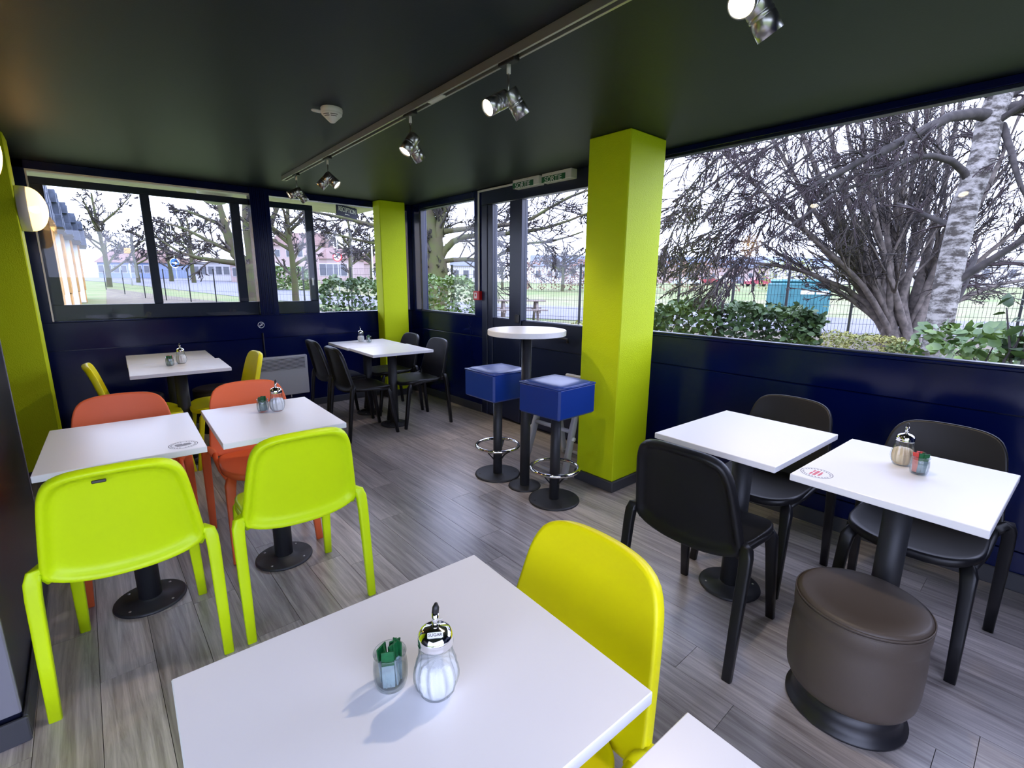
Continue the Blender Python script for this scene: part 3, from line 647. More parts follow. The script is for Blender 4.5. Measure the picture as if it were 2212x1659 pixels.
spot(3.70, 'track spotlight with two heads spread apart, second from the far end', (((-0.025, -0.01, 0.012), (-0.65, -0.12, 0.68)), ((0.022, 0.0, 0.0), (0.70, 0.0, 0.62))))
spot(4.45, 'track spotlight at the far end of the ceiling track', (((-0.012, -0.02, 0.0), (-0.75, -0.45, 0.45)), ((0.018, 0.03, 0.015), (0.5, 0.3, 0.75))))
# smoke detector
sd = thing('smoke_detector', 'white conical smoke detector on the dark ceiling', 'smoke detector', (1.13, 2.765, H))
MB().lathe([(0.054, -0.0005), (0.056, -0.004), (0.055, -0.022), (0.0515, -0.024), (0.053, -0.027), (0.052, -0.034), (0.016, -0.068), (0.012, -0.071), (0, -0.072)], 48, caps=False).build('housing', 'white_plastic', sd)
for z, r_ in ((-0.0385, 0.0485), (-0.0455, 0.0412)):
    for a0, a1 in ((math.atan2(-0.99, 0.1) - 0.62, math.atan2(-0.99, 0.1) + 0.12), (math.atan2(-0.99, 0.1) - 1.55, math.atan2(-0.99, 0.1) - 0.78), (0.4, 1.2), (1.6, 2.5)):
        MB().tube([(r_ * math.cos(a), r_ * math.sin(a), z) for a in np.linspace(a0, a1, 10)], 0.0016, 6).build('vent_slot', 'dark_slot', sd)
MB().lathe([(0.0, -0.010), (0.026, -0.012), (0.028, -0.016), (0.026, -0.019), (0, -0.020)], 24, caps=False).xf(Matrix.Translation((-0.058, 0.045, 0)) @ Matrix.Diagonal((1.25, 0.7, 1, 1))).build('tab', 'white_plastic', sd)
# globe wall lamps
def globe_mat():
    m = bpy.data.materials.new('globe_shell'); m.use_nodes = True; nt = m.node_tree; nt.nodes.clear(); L = nt.links.new
    out = nt.nodes.new('ShaderNodeOutputMaterial'); tr_ = nt.nodes.new('ShaderNodeBsdfTransparent'); tl = nt.nodes.new('ShaderNodeBsdfTranslucent'); df = nt.nodes.new('ShaderNodeBsdfPrincipled')
    tl.inputs[0].default_value = (0.95, 0.75, 0.52, 1); tr_.inputs[0].default_value = (1, 0.9, 0.75, 1); df.inputs['Base Color'].default_value = (0.85, 0.78, 0.66, 1); df.inputs['Roughness'].default_value = 0.3
    a = nt.nodes.new('ShaderNodeMixShader'); a.inputs[0].default_value = 0.12; b = nt.nodes.new('ShaderNodeMixShader'); b.inputs[0].default_value = 0.35
    L(tl.outputs[0], b.inputs[1]); L(df.outputs[0], b.inputs[2]); L(b.outputs[0], a.inputs[1]); L(tr_.outputs[0], a.inputs[2]); L(a.outputs[0], out.inputs[0]); MATS['globe_shell'] = m
globe_mat()
def globe(loc, label, e=1.6):
    g = thing('wall_lamp', label, 'wall lamp', loc, 0, 'globe wall lamps'); RY = Matrix.Rotation(PI / 2, 4, 'Y')
    MB().lathe([(0, 0.001), (0.143, 0.001), (0.146, 0.004), (0.146, 0.05), (0.143, 0.054), (0.135, 0.055)], 56, caps=False).xf(RY).build('back_plate', 'white_plastic', g)
    MB().lathe([(0.143 * math.cos(a), 0.055 + 0.092 * math.sin(a)) for a in np.linspace(0, PI / 2, 14)], 56, caps=False).xf(RY).build('globe', 'globe_shell', g)
    MB().lathe([(0.0, 0.055), (0.012, 0.056), (0.02, 0.07), (0.024, 0.085), (0.018, 0.10), (0, 0.106)], 20, caps=False).xf(RY).build('bulb', 'lamp_bulb', g)
    L = bpy.data.lights.new('bulb_light', 'POINT'); L.energy = e; L.color = (1.0, 0.62, 0.26); L.shadow_soft_size = 0.02
    lo = bpy.data.objects.new('bulb_light', L); COL.objects.link(lo); lo.parent = g; lo.location = (0.118, 0, 0.0)
globe((-0.247, 4.735, 1.862), 'round wall lamp with glowing dome on the left lime pillar')
globe((-0.312, 2.86, 1.895), 'glowing yellow round wall lamp cut by the left edge of the picture')
# exit signs
def exit_sign(y0, y1, label):
    s = thing('exit_sign', label, 'exit sign', (XR - 0.005, (y0 + y1) / 2, 2.235), 0, 'green SORTIE exit signs'); w = (y1 - y0) / 2
    MB().bbox(-0.075, 0, -w, w, 0.0, 0.0735, b=0.004).build('housing', 'white_plastic', s)
    MB().box(-0.0765, -0.075, -w + 0.062, w - 0.002, 0.001, 0.047).build('green_panel', 'sign_green', s)
    tm = text_mesh('SORTIE', 0.062, 0.0003); tm.transform(Matrix.Translation((-0.0772, 0.032, 0.018)) @ Matrix(((0, 0, -1, 0), (-1, 0, 0, 0), (0, 1, 0, 0), (0, 0, 0, 1)))); obj('lettering', tm, 'print_white', s)
    for k in (-0.03, 0.05): MB().lathe([(0.003, 0), (0.003, 0.001), (0, 0.0012)], 10).xf(Matrix.Translation((-0.0752, k, 0.062)) @ Matrix.Rotation(-PI / 2, 4, 'Y')).build('screw', 'brushed_steel', s)
exit_sign(3.175, 3.51, 'green SORTIE exit sign further from the lime pillar')
exit_sign(2.80, 3.135, 'green SORTIE exit sign closer to the lime pillar')
cd = MB().bbox(XR - 0.02, XR - 0.0055, 3.515, 4.115, 2.285, 2.302, b=0.002).bbox(XR - 0.02, XR - 0.0055, 4.098, 4.115, 1.312, 2.284, b=0.002).build('cable_trunking', 'white_plastic'); tag(cd, 'thin white cable trunking running from exit sign down to the red call point', 'cable trunking')
fa = thing('fire_call_point', 'red fire alarm call point on the blue door post', 'fire alarm', (XR, 4.115, 1.265))
MB().bbox(-0.045, -0.001, -0.05, 0.05, -0.046, 0.046, b=0.005).build('box', 'alarm_red', fa)
MB().box(-0.0462, -0.045, -0.012, 0.03, -0.03, 0.03).build('label_plate', 'print_white', fa)
MB().box(-0.0468, -0.0462, 0.0, 0.02, -0.008, 0.02).build('press_mark', 'alarm_red', fa)
# no smoking sticker
d_ = ray(564, 702); sp_ = CC + d_ * (YB / d_[1])
ns = thing('no_smoking_sticker', 'small white round no smoking sticker on the blue wall', 'sticker', (sp_[0], YB - 0.0015, sp_[2]))
MB().tube([(0.03 * math.cos(a), 0, 0.03 * math.sin(a)) for a in np.linspace(0, 2 * PI, 32, endpoint=False)], 0.003, 6, closed=True).build('ring', 'print_white', ns)
MB().tube([(-0.02, 0, -0.021), (0.02, 0, 0.021)], 0.0026, 6).build('bar', 'print_white', ns)
MB().box(-0.017, 0.012, -0.001, 0.0005, -0.006, -0.001).build('cigarette', 'print_white', ns)
MB().tube([(0.014, 0, -0.003), (0.017, 0, 0.004), (0.011, 0, 0.009), (0.004, 0, 0.012), (-0.008, 0, 0.012)], 0.0018, 6).build('smoke', 'print_white', ns)
# reception sign and dome light under the porch
rs = thing('reception_sign', 'navy RECEPTION sign hanging from the porch outside the window', 'sign', (2.678, 6.268, 2.265), math.atan2(0.298, 0.392))
MB().bbox(-0.246, 0.246, -0.006, 0.006, -0.07, 0.065, b=0.002).build('board', 'sign_navy', rs)
tm = text_mesh('RECEPTION', 0.079, 0.0006); tm.transform(Matrix.Translation((0, -0.0068, 0.010)) @ Matrix.Rotation(PI / 2, 4, 'X')); obj('lettering', tm, 'print_white', rs)
MB().add([(-0.05, -0.0068, -0.036), (0.05, -0.0068, -0.036), (0.05, -0.0068, -0.042), (-0.05, -0.0068, -0.042), (-0.065, -0.0068, -0.039), (-0.045, -0.0068, -0.030), (-0.045, -0.0068, -0.048)], [(0, 3, 2, 1), (4, 6, 5)]).build('arrow', 'print_white', rs)
for sx in (-0.2, 0.2): MB().bbox(sx - 0.006, sx + 0.006, -0.004, 0.004, 0.065, 0.0699, b=0.001).build('hanger', 'black_metal', rs)
dl = thing('porch_lamp', 'white dome lamp under the porch outside the left window', 'lamp', (1.215, 6.25, 2.334))
MB().lathe([(0.168, -0.001), (0.17, -0.012), (0.166, -0.03), (0.15, -0.07), (0.12, -0.105), (0.08, -0.128), (0.04, -0.139), (0, -0.142)], 48, caps=False).build('dome', 'white_plastic', dl)
MB().lathe([(0.174, -0.0005), (0.174, -0.010), (0.168, -0.012)], 48, caps=False).build('rim', 'white_plastic', dl)
# ================================================================ outdoors
nr = np.random.default_rng(11)
mat('grass', (0.085, 0.135, 0.022), 0.9, col2=(0.15, 0.15, 0.055), nscale=0.35, bump=0.4, bscale=3)
mat('straw_grass', (0.19, 0.165, 0.085), 0.9, col2=(0.11, 0.14, 0.04), nscale=1.2)
mat('soil', (0.085, 0.062, 0.048), 0.95, col2=(0.14, 0.12, 0.07), nscale=2.5)
mat('asphalt', (0.12, 0.12, 0.145), 0.85, noise=0.12, nscale=3)
mat('kerb', (0.5, 0.48, 0.47), 0.8)
mat('bark_birch', (0.030, 0.024, 0.018), 0.85, col2=(0.25, 0.235, 0.215), nscale=1.0, bump=0.5, bscale=14)
_nt = MATS['bark_birch'].node_tree; _mp = _nt.nodes.new('ShaderNodeMapping'); _mp.inputs['Scale'].default_value = (4.5, 4.5, 11.0)
_n = [n for n in _nt.nodes if n.type == 'TEX_NOISE' and n.inputs['Scale'].default_value == 1.0][0]; _tc = [n for n in _nt.nodes if n.type == 'TEX_COORD'][0]
_nt.links.new(_tc.outputs['Object'], _mp.inputs[0]); _nt.links.new(_mp.outputs[0], _n.inputs['Vector']); _n.inputs['Detail'].default_value = 8; _n.inputs['Roughness'].default_value = 0.72
_rp = [n for n in _nt.nodes if n.type == 'VALTORGB'][0]; _rp.color_ramp.elements[0].position = 0.43; _rp.color_ramp.elements[1].position = 0.58
mat('bark_grey', (0.085, 0.070, 0.060), 0.9, noise=0.4, nscale=9, bump=0.5, bscale=20)
mat('bark_dark', (0.030, 0.025, 0.023), 0.9, noise=0.4, nscale=9, bump=0.4, bscale=20)
mat('bark_moss', (0.062, 0.048, 0.028), 0.9, col2=(0.055, 0.068, 0.016), nscale=2.2, bump=0.5, bscale=12)
mat('twig_red', (0.030, 0.018, 0.020), 0.9)
mat('twig_grey', (0.032, 0.026, 0.026), 0.9)
mat('catkin', (0.26, 0.12, 0.07), 0.9)
mat('leaf_dark', (0.030, 0.058, 0.026), 0.5, spec=0.35, col2=(0.075, 0.125, 0.035), nscale=2.0)
mat('leaf_light', (0.12, 0.19, 0.035), 0.4, col2=(0.05, 0.10, 0.03), nscale=3.0)
mat('leaf_yellow', (0.28, 0.26, 0.06), 0.6, col2=(0.14, 0.17, 0.05), nscale=3.0)
mat('leaf_rust', (0.20, 0.11, 0.075), 0.8)
mat('fence_grey', (0.008, 0.010, 0.010), 0.6)
mat('teal_plastic', (0.015, 0.125, 0.135), 0.5, noise=0.12, nscale=3)
mat('wood_grey', (0.24, 0.20, 0.17), 0.85, noise=0.15, nscale=10)
mat('yellow_board', (0.50, 0.28, 0.09), 0.7, noise=0.12, nscale=5)
mat('slate', (0.05, 0.065, 0.10), 0.6, noise=0.3, nscale=6)
mat('roof_tile', (0.13, 0.075, 0.062), 0.8, noise=0.2, nscale=2)
mat('house_pink', (0.34, 0.26, 0.25), 0.85)
mat('house_white', (0.42, 0.41, 0.42), 0.85)
mat('house_blue', (0.16, 0.20, 0.30), 0.85)
mat('window_dark', (0.05, 0.055, 0.07), 0.15)
mat('sign_blue', (0.01, 0.10, 0.42), 0.4)
mat('sign_red', (0.55, 0.02, 0.03), 0.4)
mat('post_white', (0.65, 0.66, 0.70), 0.5)
mat('car_silver', (0.45, 0.50, 0.55), 0.3, metal=0.3)
mat('car_dark', (0.05, 0.06, 0.08), 0.3)
mat('car_red', (0.28, 0.03, 0.05), 0.3)
mat('car_white', (0.75, 0.75, 0.75), 0.3)
mat('tyre', (0.015, 0.015, 0.015), 0.8)

def gz(x, y):
    d = np.hypot(x, y); return np.clip((d - 38) * 0.019, 0, 1.35) - 0.02
# ground as a height field
xs = np.concatenate([np.linspace(-60, 3.3, 14), np.linspace(4, 60, 40), np.linspace(65, 260, 20)]); ys = np.concatenate([np.linspace(-120, -10, 8), np.linspace(-8, 60, 40), np.linspace(65, 260, 20)])
XX, YY = np.meshgrid(xs, ys); ZZ = gz(XX, YY)
ZZ = np.where((XX < 3.3) & (XX > -1.8) & (YY > -2.7) & (YY < 5.7), -0.08, ZZ)
nx, ny = len(xs), len(ys)
gm = MB().add(np.stack([XX.ravel(), YY.ravel(), ZZ.ravel()], 1), [(j * nx + i, j * nx + i + 1, (j + 1) * nx + i + 1, (j + 1) * nx + i) for j in range(ny - 1) for i in range(nx - 1)], True)
tag(gm.build('ground_lawn', 'grass'), kind='structure')
def strip(name, near, far, m, lift, sub=6):
    """band between two pixel lines on the level ground"""
    def res(pp):
        P = np.array([onz(*p, 0.0)[:2] if len(p) == 2 else p[:2] for p in pp]); t = np.linspace(0, len(P) - 1, (len(P) - 1) * sub + 1)
        return np.stack([np.interp(t, range(len(P)), P[:, 0]), np.interp(t, range(len(P)), P[:, 1])], 1)
    A, B = res(near), res(far); n = len(A); v = []
    for k in range(n):
        for j in range(7):
            p = A[k] * (1 - j / 6) + B[k] * j / 6; v.append((p[0], p[1], float(gz(*p)) + lift))
    return tag(MB().add(v, [(k * 7 + j, k * 7 + j + 1, (k + 1) * 7 + j + 1, (k + 1) * 7 + j) for k in range(n - 1) for j in range(6)], True).build(name, m), kind='structure')
strip('ground_road', [(120, 619), (249, 624), (472, 640), (620, 650), (760, 662), (1000, 680), (1250, 692), (1500, 706), (1850, 722), (2350, 742)],
      [(120, 614), (249, 615.5), (472, 619), (620, 632), (760, 640), (1000, 652), (1250, 663), (1500, 674), (1850, 688), (2350, 700)], 'asphalt', 0.02)
strip('ground_verge_dry', [(120, 614), (249, 615.5), (472, 619), (620, 632), (760, 640), (1000, 652), (1250, 663), (1500, 674), (1850, 688), (2350, 700)],
      [(120, 612), (249, 613), (472, 615), (620, 624), (760, 630), (1000, 640), (1250, 645), (1500, 650), (1850, 655), (2350, 662)], 'straw_grass', 0.015)
strip('ground_bed', [(230, 660), (468, 664), (760, 690), (1000, 720), (1300, 760), (1700, 800), (2350, 860)],
      [(231, 632), (468, 650), (760, 668), (1000, 685), (1300, 700), (1700, 714), (2350, 740)], 'soil', 0.012)

# ---- fence
fpx = [(231, 634), (271, 640.5), (315, 645.7), (360, 649), (413, 651.7), (468, 653.4), (560, 661), (660, 668), (762, 674), (870, 684), (978, 692), (1110, 700), (1250, 707), (1355, 711), (1460, 714), (1575, 717), (1690, 719), (1830, 724), (2000, 729), (2190, 736), (2400, 744)]
FP = np.array([onz(*p, 0.0) for p in fpx]); FH = 1.9
fe = thing('mesh_fence', 'dark green wire mesh fence with slim posts along the road outside', 'fence', tuple(FP[10]))
o0 = FP[10]
for k, p in enumerate(FP):
    q_ = p - o0; extra = 0.22 if k in (14, 16) else 0.06
    MB().bbox(q_[0] - 0.03, q_[0] + 0.03, q_[1] - 0.03, q_[1] + 0.03, -0.05, FH + extra, b=0.005).build('post', 'fence_grey', fe)
for k in range(len(FP) - 1):
    a, b = FP[k] - o0, FP[k + 1] - o0; L_ = np.linalg.norm(b - a); far = k < 8
    n = int(L_ / (0.30 if far else 0.085)); w = 0.0045 if far else 0.0040; mb = MB(); d = (b - a) / L_; nn = np.array([-d[1], d[0], 0])
    for i in range(1, n):
        c = a + (b - a) * i / n
        mb.add([c - d * w + (0, 0, 0.05), c + d * w + (0, 0, 0.05), c + nn * w + (0, 0, 0.05), c - d * w + (0, 0, FH), c + d * w + (0, 0, FH), c + nn * w + (0, 0, FH)], [(0, 1, 4, 3), (1, 2, 5, 4), (2, 0, 3, 5)])
    for z in np.linspace(0.06, FH - 0.02, 8 if not far else 4):
        for e in (-1, 1):
            pass
        mb.add([a + (0, 0, z - w), a + (0, 0, z + w), a + nn * w * 1.6 + (0, 0, z), b + (0, 0, z - w), b + (0, 0, z + w), b + nn * w * 1.6 + (0, 0, z)], [(0, 1, 4, 3), (1, 2, 5, 4), (2, 0, 3, 5)])
    tag(mb.build('wire_panel', 'fence_grey', fe), kind='stuff')

# ---- trees
def tubes(P, R, m=5):
    """P (N,K,3), R (N,K) -> verts, faces of N tapering tubes"""
    N, K, _ = P.shape
    t = np.empty_like(P); t[:, 1:-1] = P[:, 2:] - P[:, :-2]; t[:, 0] = P[:, 1] - P[:, 0]; t[:, -1] = P[:, -1] - P[:, -2]
    t /= np.linalg.norm(t, axis=2, keepdims=True) + 1e-9
    h = np.where(np.abs(t[..., 2:3]) < 0.9, np.array([0, 0, 1.0]), np.array([1.0, 0, 0])); a = np.cross(h, t); a /= np.linalg.norm(a, axis=2, keepdims=True) + 1e-9; b = np.cross(t, a)
    th = np.arange(m) * 2 * PI / m
    V = P[:, :, None, :] + R[:, :, None, None] * (a[:, :, None, :] * np.cos(th)[None, None, :, None] + b[:, :, None, :] * np.sin(th)[None, None, :, None])
    base = (np.arange(N) * K * m)[:, None, None]; k = (np.arange(K - 1) * m)[None, :, None]; i = np.arange(m)[None, None, :]; j = (i + 1) % m
    F = np.stack([base + k + i, base + k + j, base + k + m + j, base + k + m + i], -1).reshape(-1, 4)
    return V.reshape(-1, 3), F
def np_mesh(name, V, F, smooth=True):
    me = bpy.data.meshes.new(name); me.vertices.add(len(V)); me.vertices.foreach_set('co', np.asarray(V, np.float32).ravel())
    n = F.shape[1]; me.loops.add(F.size); me.loops.foreach_set('vertex_index', F.astype(np.int32).ravel()); me.polygons.add(len(F))
    me.polygons.foreach_set('loop_start', (np.arange(len(F)) * n).astype(np.int32)); me.polygons.foreach_set('loop_total', np.full(len(F), n, np.int32))
    me.polygons.foreach_set('use_smooth', np.full(len(F), smooth)); me.update(calc_edges=True); return me
def resample(pts, K):
    P = np.array(pts, float); t = np.linspace(0, len(P) - 1, K); i = np.clip(t.astype(int), 0, len(P) - 2); u = (t - i)[:, None]
    p0 = P[np.maximum(i - 1, 0)]; p1 = P[i]; p2 = P[i + 1]; p3 = P[np.minimum(i + 2, len(P) - 1)]
    return 0.5 * (2 * p1 + (p2 - p0) * u + (2 * p0 - 5 * p1 + 4 * p2 - p3) * u ** 2 + (3 * p1 - p0 - 3 * p2 + p3) * u ** 3)
def spawn(P, R, nch, t0, t1, ang, astd, lfac, K, wander, trop, rr, bias=None, rmin=0.0012):
    N, KP, _ = P.shape; M_ = N * nch
    pi_ = np.repeat(np.arange(N), nch); t = nr.uniform(t0, t1, M_) * (KP - 1); i = np.clip(t.astype(int), 0, KP - 2); u = t - i
    s = P[pi_, i] * (1 - u)[:, None] + P[pi_, i + 1] * u[:, None]; tg = P[pi_, i + 1] - P[pi_, i]; tg /= np.linalg.norm(tg, axis=1, keepdims=True) + 1e-9
    r0 = R[pi_, i] * (1 - u) + R[pi_, i + 1] * u
    rv = nr.normal(size=(M_, 3)); pe = rv - (rv * tg).sum(1, keepdims=True) * tg; pe /= np.linalg.norm(pe, axis=1, keepdims=True) + 1e-9
    A_ = nr.normal(ang, astd, M_)[:, None]; d = tg * np.cos(A_) + pe * np.sin(A_)
    if bias is not None: d = d + np.array(bias)
    d /= np.linalg.norm(d, axis=1, keepdims=True)
    Lp = np.linalg.norm(np.diff(P, axis=1), axis=2).sum(1)[pi_]; L_ = Lp * lfac * nr.uniform(0.55, 1.15, M_) * (1.1 - 0.55 * t / (KP - 1)); st = (L_ / (K - 1))[:, None]
    out = np.empty((M_, K, 3)); out[:, 0] = s
    for k in range(1, K):
        d = d + nr.normal(size=(M_, 3)) * wander + np.array(trop); d /= np.linalg.norm(d, axis=1, keepdims=True); out[:, k] = out[:, k - 1] + d * st
    rs_ = np.minimum(r0 * rr, r0 * 0.95)[:, None] * np.linspace(1, 0.35, K)[None, :]
    return out, np.maximum(rs_, rmin)
def tree(name, label, base, limbs, levels, mats, group='bare trees outside', cat='tree', limb_sides=9, K0=10):
    """limbs: list of (points, r0, r1), the first ones trunk; levels: spawn settings"""
    root = thing(name, label, cat, tuple(base), 0, group); b = np.array(base)
    Ps, Rs = [], []
    for n, (pts, r0, r1, isT) in enumerate(limbs):
        P = resample(pts, K0) - b; P[1:-1] += nr.normal(size=(K0 - 2, 3)) * min(r1 * 0.3, 0.02); R = np.linspace(r0, r1, K0)
        Ps.append(P); Rs.append(R); V, F = tubes(P[None], R[None], limb_sides); obj('trunk' if isT else 'branch', np_mesh('limb', V, F), mats[0] if isT or mats[0] != 'bark_birch' else 'bark_dark', root)
    P, R = np.stack(Ps), np.stack(Rs)
    for n, lv in enumerate(levels):
        P, R = spawn(P, R, **lv); V, F = tubes(P, R, 5 if n == 0 and len(levels) > 2 else 3)
        o = obj('branches' if n < len(levels) - 1 else 'twigs', np_mesh('branches', V, F), mats[1] if n == 0 else mats[2], root); o['kind'] = 'stuff'
    return root, P
lv = lambda nch, t0, t1, ang, lfac, wander, trop, K=6, rr=0.55, astd=0.18, **k: dict(nch=nch, t0=t0, t1=t1, ang=ang, astd=astd, lfac=lfac, K=K, wander=wander, trop=trop, rr=rr, **k)
# multi-stemmed tree by the fence
bA = onz(1940, 752, 0.0); dA = float((bA - CC) @ _f)
stems = []
tops = [(1560, 330), (1640, 250), (1700, 200), (1760, 150), (1800, 90), (1840, 60), (1875, 40), (1900, 10), (1935, 20), (1960, 0), (1990, 20), (2020, 10), (2060, 40), (2100, 80), (2160, 120), (2230, 190)]
for k, (tx_, ty_) in enumerate(tops):
    dd = dA + nr.uniform(-1.0, 1.0); b0 = bA + np.array([nr.uniform(-0.35, 0.35), nr.uniform(-0.35, 0.35), 0])
    mid = at(1940 + (tx_ - 1940) * 0.26 + nr.uniform(-8, 8), 600 + (610 - 600) + nr.uniform(-20, 10), dA + nr.uniform(-0.4, 0.4)); mid2 = at(1940 + (tx_ - 1940) * 0.62, 400 + (ty_ - 60) * 0.25, dd)
    r = nr.uniform(0.085, 0.14); stems.append(([b0, mid, mid2, at(tx_, ty_, dd)], r, 0.022, True))
low = [[(1935, 735), (1870, 670), (1790, 615), (1720, 570), (1640, 520)], [(1930, 735), (1880, 640), (1830, 580), (1760, 520), (1700, 440)], [(1930, 740), (1860, 645), (1770, 600), (1690, 575), (1600, 565)], [(1940, 735), (1900, 640), (1860, 560), (1820, 470), (1790, 380)],
       [(1960, 735), (2020, 650), (2090, 600), (2160, 555), (2260, 500)], [(1960, 735), (2040, 640), (2120, 560), (2190, 500), (2270, 420)], [(1965, 735), (2050, 660), (2140, 620), (2230, 600), (2300, 590)], [(1955, 735), (2010, 600), (2070, 500), (2140, 400), (2200, 330)]]
for k, pp in enumerate(low):
    stems.append(([at(px, py, dA - 0.25 * j * (1 if k % 2 else -0.6)) for j, (px, py) in enumerate(pp)], 0.075, 0.02, False))
tree('bare_tree', 'bare multi-stemmed tree fanning out from its base beside the mesh fence', tuple(bA), stems,
     [lv(12, 0.22, 0.98, 0.42, 0.34, 0.07, (0, 0, 0.03), rr=0.40), lv(8, 0.15, 1.0, 0.55, 0.42, 0.09, (0, 0, 0.0), K=5, rr=0.5, rmin=0.0095), lv(4, 0.2, 1.0, 0.6, 0.55, 0.10, (0, 0, -0.02), K=4, rr=0.6, rmin=0.0075)], ('bark_grey', 'bark_grey', 'twig_grey'))
# birch near the wide window
dB = 7.0; pB = at(2010, 780, dB); bB = np.array([pB[0] - 0.10, pB[1] - 0.02, -0.02])
bl_ = [([bB, at(2010, 780, dB), at(2045, 620, dB), at(2085, 450, dB), at(2120, 330, dB), at(2150, 230, dB), at(2180, 120, dB), at(2210, -20, dB)], 0.165, 0.15, True),
       ([at(2140, 250, dB), at(2060, 250, dB - 0.2), at(1960, 300, dB - 0.4), at(1880, 340, dB - 0.6), at(1810, 372, dB - 0.7), at(1740, 410, dB - 0.8)], 0.085, 0.022, False),
       ([at(2095, 395, dB), at(2060, 350, dB - 0.1), at(1990, 335, dB - 0.3), at(1920, 365, dB - 0.4), at(1850, 400, dB - 0.5), at(1760, 420, dB - 0.6)], 0.055, 0.018, False),
       ([at(2160, 215, dB), at(2080, 180, dB), at(1990, 170, dB - 0.3), at(1860, 200, dB - 0.5), at(1740, 250, dB - 0.7), at(1600, 320, dB - 0.9)], 0.06, 0.014, False),
       ([at(2165, 200, dB), at(2060, 100, dB), at(1900, 60, dB - 0.4), at(1750, 100, dB - 0.7), at(1600, 190, dB - 0.9), at(1500, 300, dB - 1.0)], 0.06, 0.013, False),
       ([at(2150, 240, dB), at(2210, 230, dB - 0.1), at(2290, 240, dB - 0.2), at(2380, 280, dB - 0.3)], 0.10, 0.05, False),
       ([at(2165, 270, dB), at(2185, 330, dB - 0.3), at(2205, 400, dB - 0.5), at(2240, 470, dB - 0.6)], 0.05, 0.02, False),
       ([at(1800, 380, dB - 0.7), at(1700, 430, dB - 0.8), at(1600, 470, dB - 0.9), at(1520, 520, dB - 1.0)], 0.02, 0.008, False),
       ([at(1740, 250, dB - 0.7), at(1640, 290, dB - 0.8), at(1540, 350, dB - 0.9), at(1470, 430, dB - 1.0)], 0.016, 0.007, False)]
for k, pp in enumerate(([(1900, 200), (1750, 330), (1620, 430), (1520, 540)], [(1850, 330), (1700, 420), (1580, 500), (1500, 600)], [(1700, 300), (1560, 380), (1470, 470), (1430, 560)], [(1800, 420), (1690, 500), (1600, 560), (1540, 620)], [(1820, 240), (1680, 300), (1570, 400), (1490, 520)])):
    bl_.append(([at(px, py, dB - 0.5 - 0.12 * j - 0.1 * k) for j, (px, py) in enumerate(pp)], 0.018, 0.006, False))
bl_ = bl_
tree('birch_tree', 'leaning birch with mottled white bark close to the wide window', tuple(bB), bl_,
     [lv(15, 0.22, 1.0, 0.6, 0.40, 0.08, (-0.02, 0.03, -0.04), rr=0.35, K=7, rmin=0.007), lv(8, 0.1, 1.0, 0.55, 0.45, 0.08, (-0.01, 0.02, -0.10), K=6, rr=0.5, rmin=0.0055), lv(5, 0.1, 1.0, 0.5, 0.55, 0.09, (0, 0, -0.14), K=5, rr=0.6, rmin=0.0045)], ('bark_birch', 'bark_dark', 'twig_red'))
# broad tree in the corner window
dC = 17.0; g = lambda px, py, d=dC: at(px, py, d); bC = np.array([*g(945, 640)[:2], -0.02])
tree('bare_tree', 'broad mossy tree with low spreading limbs beyond the corner window', tuple(bC),
     [([bC, g(944, 625), g(943, 590), g(938, 550), g(935, 520)], 0.40, 0.36, True), ([g(938, 545), g(915, 500), g(880, 500), g(820, 490), g(740, 470), g(660, 455)], 0.17, 0.03, False),
      ([g(936, 540), g(932, 490), g(925, 440), g(905, 390)], 0.24, 0.09, False), ([g(945, 530), g(955, 470), g(985, 420), g(1020, 390)], 0.19, 0.06, False), ([g(950, 560), g(975, 525), g(1020, 510), g(1100, 505), g(1190, 490), g(1270, 460)], 0.14, 0.03, False),
      ([g(955, 565), g(1000, 560), g(1060, 560), g(1120, 530), g(1200, 520), g(1260, 500)], 0.09, 0.025, False), ([g(960, 500), g(1040, 490), g(1130, 480), g(1220, 430), g(1300, 400)], 0.10, 0.03, False), ([g(925, 540), g(890, 520), g(850, 530), g(780, 520), g(700, 500)], 0.10, 0.03, False)],
     [lv(15, 0.15, 1.0, 0.75, 0.46, 0.09, (0, 0, 0.0), rr=0.36), lv(8, 0.15, 1.0, 0.65, 0.48, 0.10, (0, 0, 0), K=6, rr=0.5, rmin=0.016), lv(5, 0.2, 1.0, 0.65, 0.5, 0.12, (0, 0, 0), K=4, rr=0.6, rmin=0.013)], ('bark_moss', 'bark_dark', 'twig_grey'))
# large tree behind the left windows
dD = 27.0; g = lambda px, py, d=dD: at(px, py, d); bD = np.array([*g(549, 657)[:2], -0.02])
tree('bare_tree', 'large bare tree with long low limbs behind the left sliding window', tuple(bD),
     [([bD, g(549, 620), g(546, 590), g(538, 572)], 0.5, 0.42, True), ([g(540, 575), g(505, 545), g(490, 500), g(478, 460), g(465, 410)], 0.36, 0.1, False), ([g(535, 572), g(490, 565), g(440, 560), g(390, 545), g(350, 520)], 0.18, 0.04, False),
      ([g(545, 570), g(535, 500), g(530, 440), g(535, 380)], 0.3, 0.1, False), ([g(505, 545), g(450, 520), g(400, 495), g(350, 480)], 0.14, 0.03, False), ([g(490, 490), g(440, 470), g(400, 455), g(378, 455)], 0.12, 0.03, False), ([g(549, 575), g(570, 520), g(590, 470), g(610, 420)], 0.25, 0.08, False)],
     [lv(13, 0.2, 1.0, 0.65, 0.36, 0.09, (0, 0, 0.02), rr=0.42), lv(7, 0.2, 1.0, 0.7, 0.45, 0.14, (0, 0, 0.02), K=5, rr=0.5, rmin=0.026), lv(3, 0.2, 1.0, 0.7, 0.5, 0.14, (0, 0, 0), K=4, rr=0.6, rmin=0.021)], ('bark_moss', 'bark_grey', 'twig_grey'))
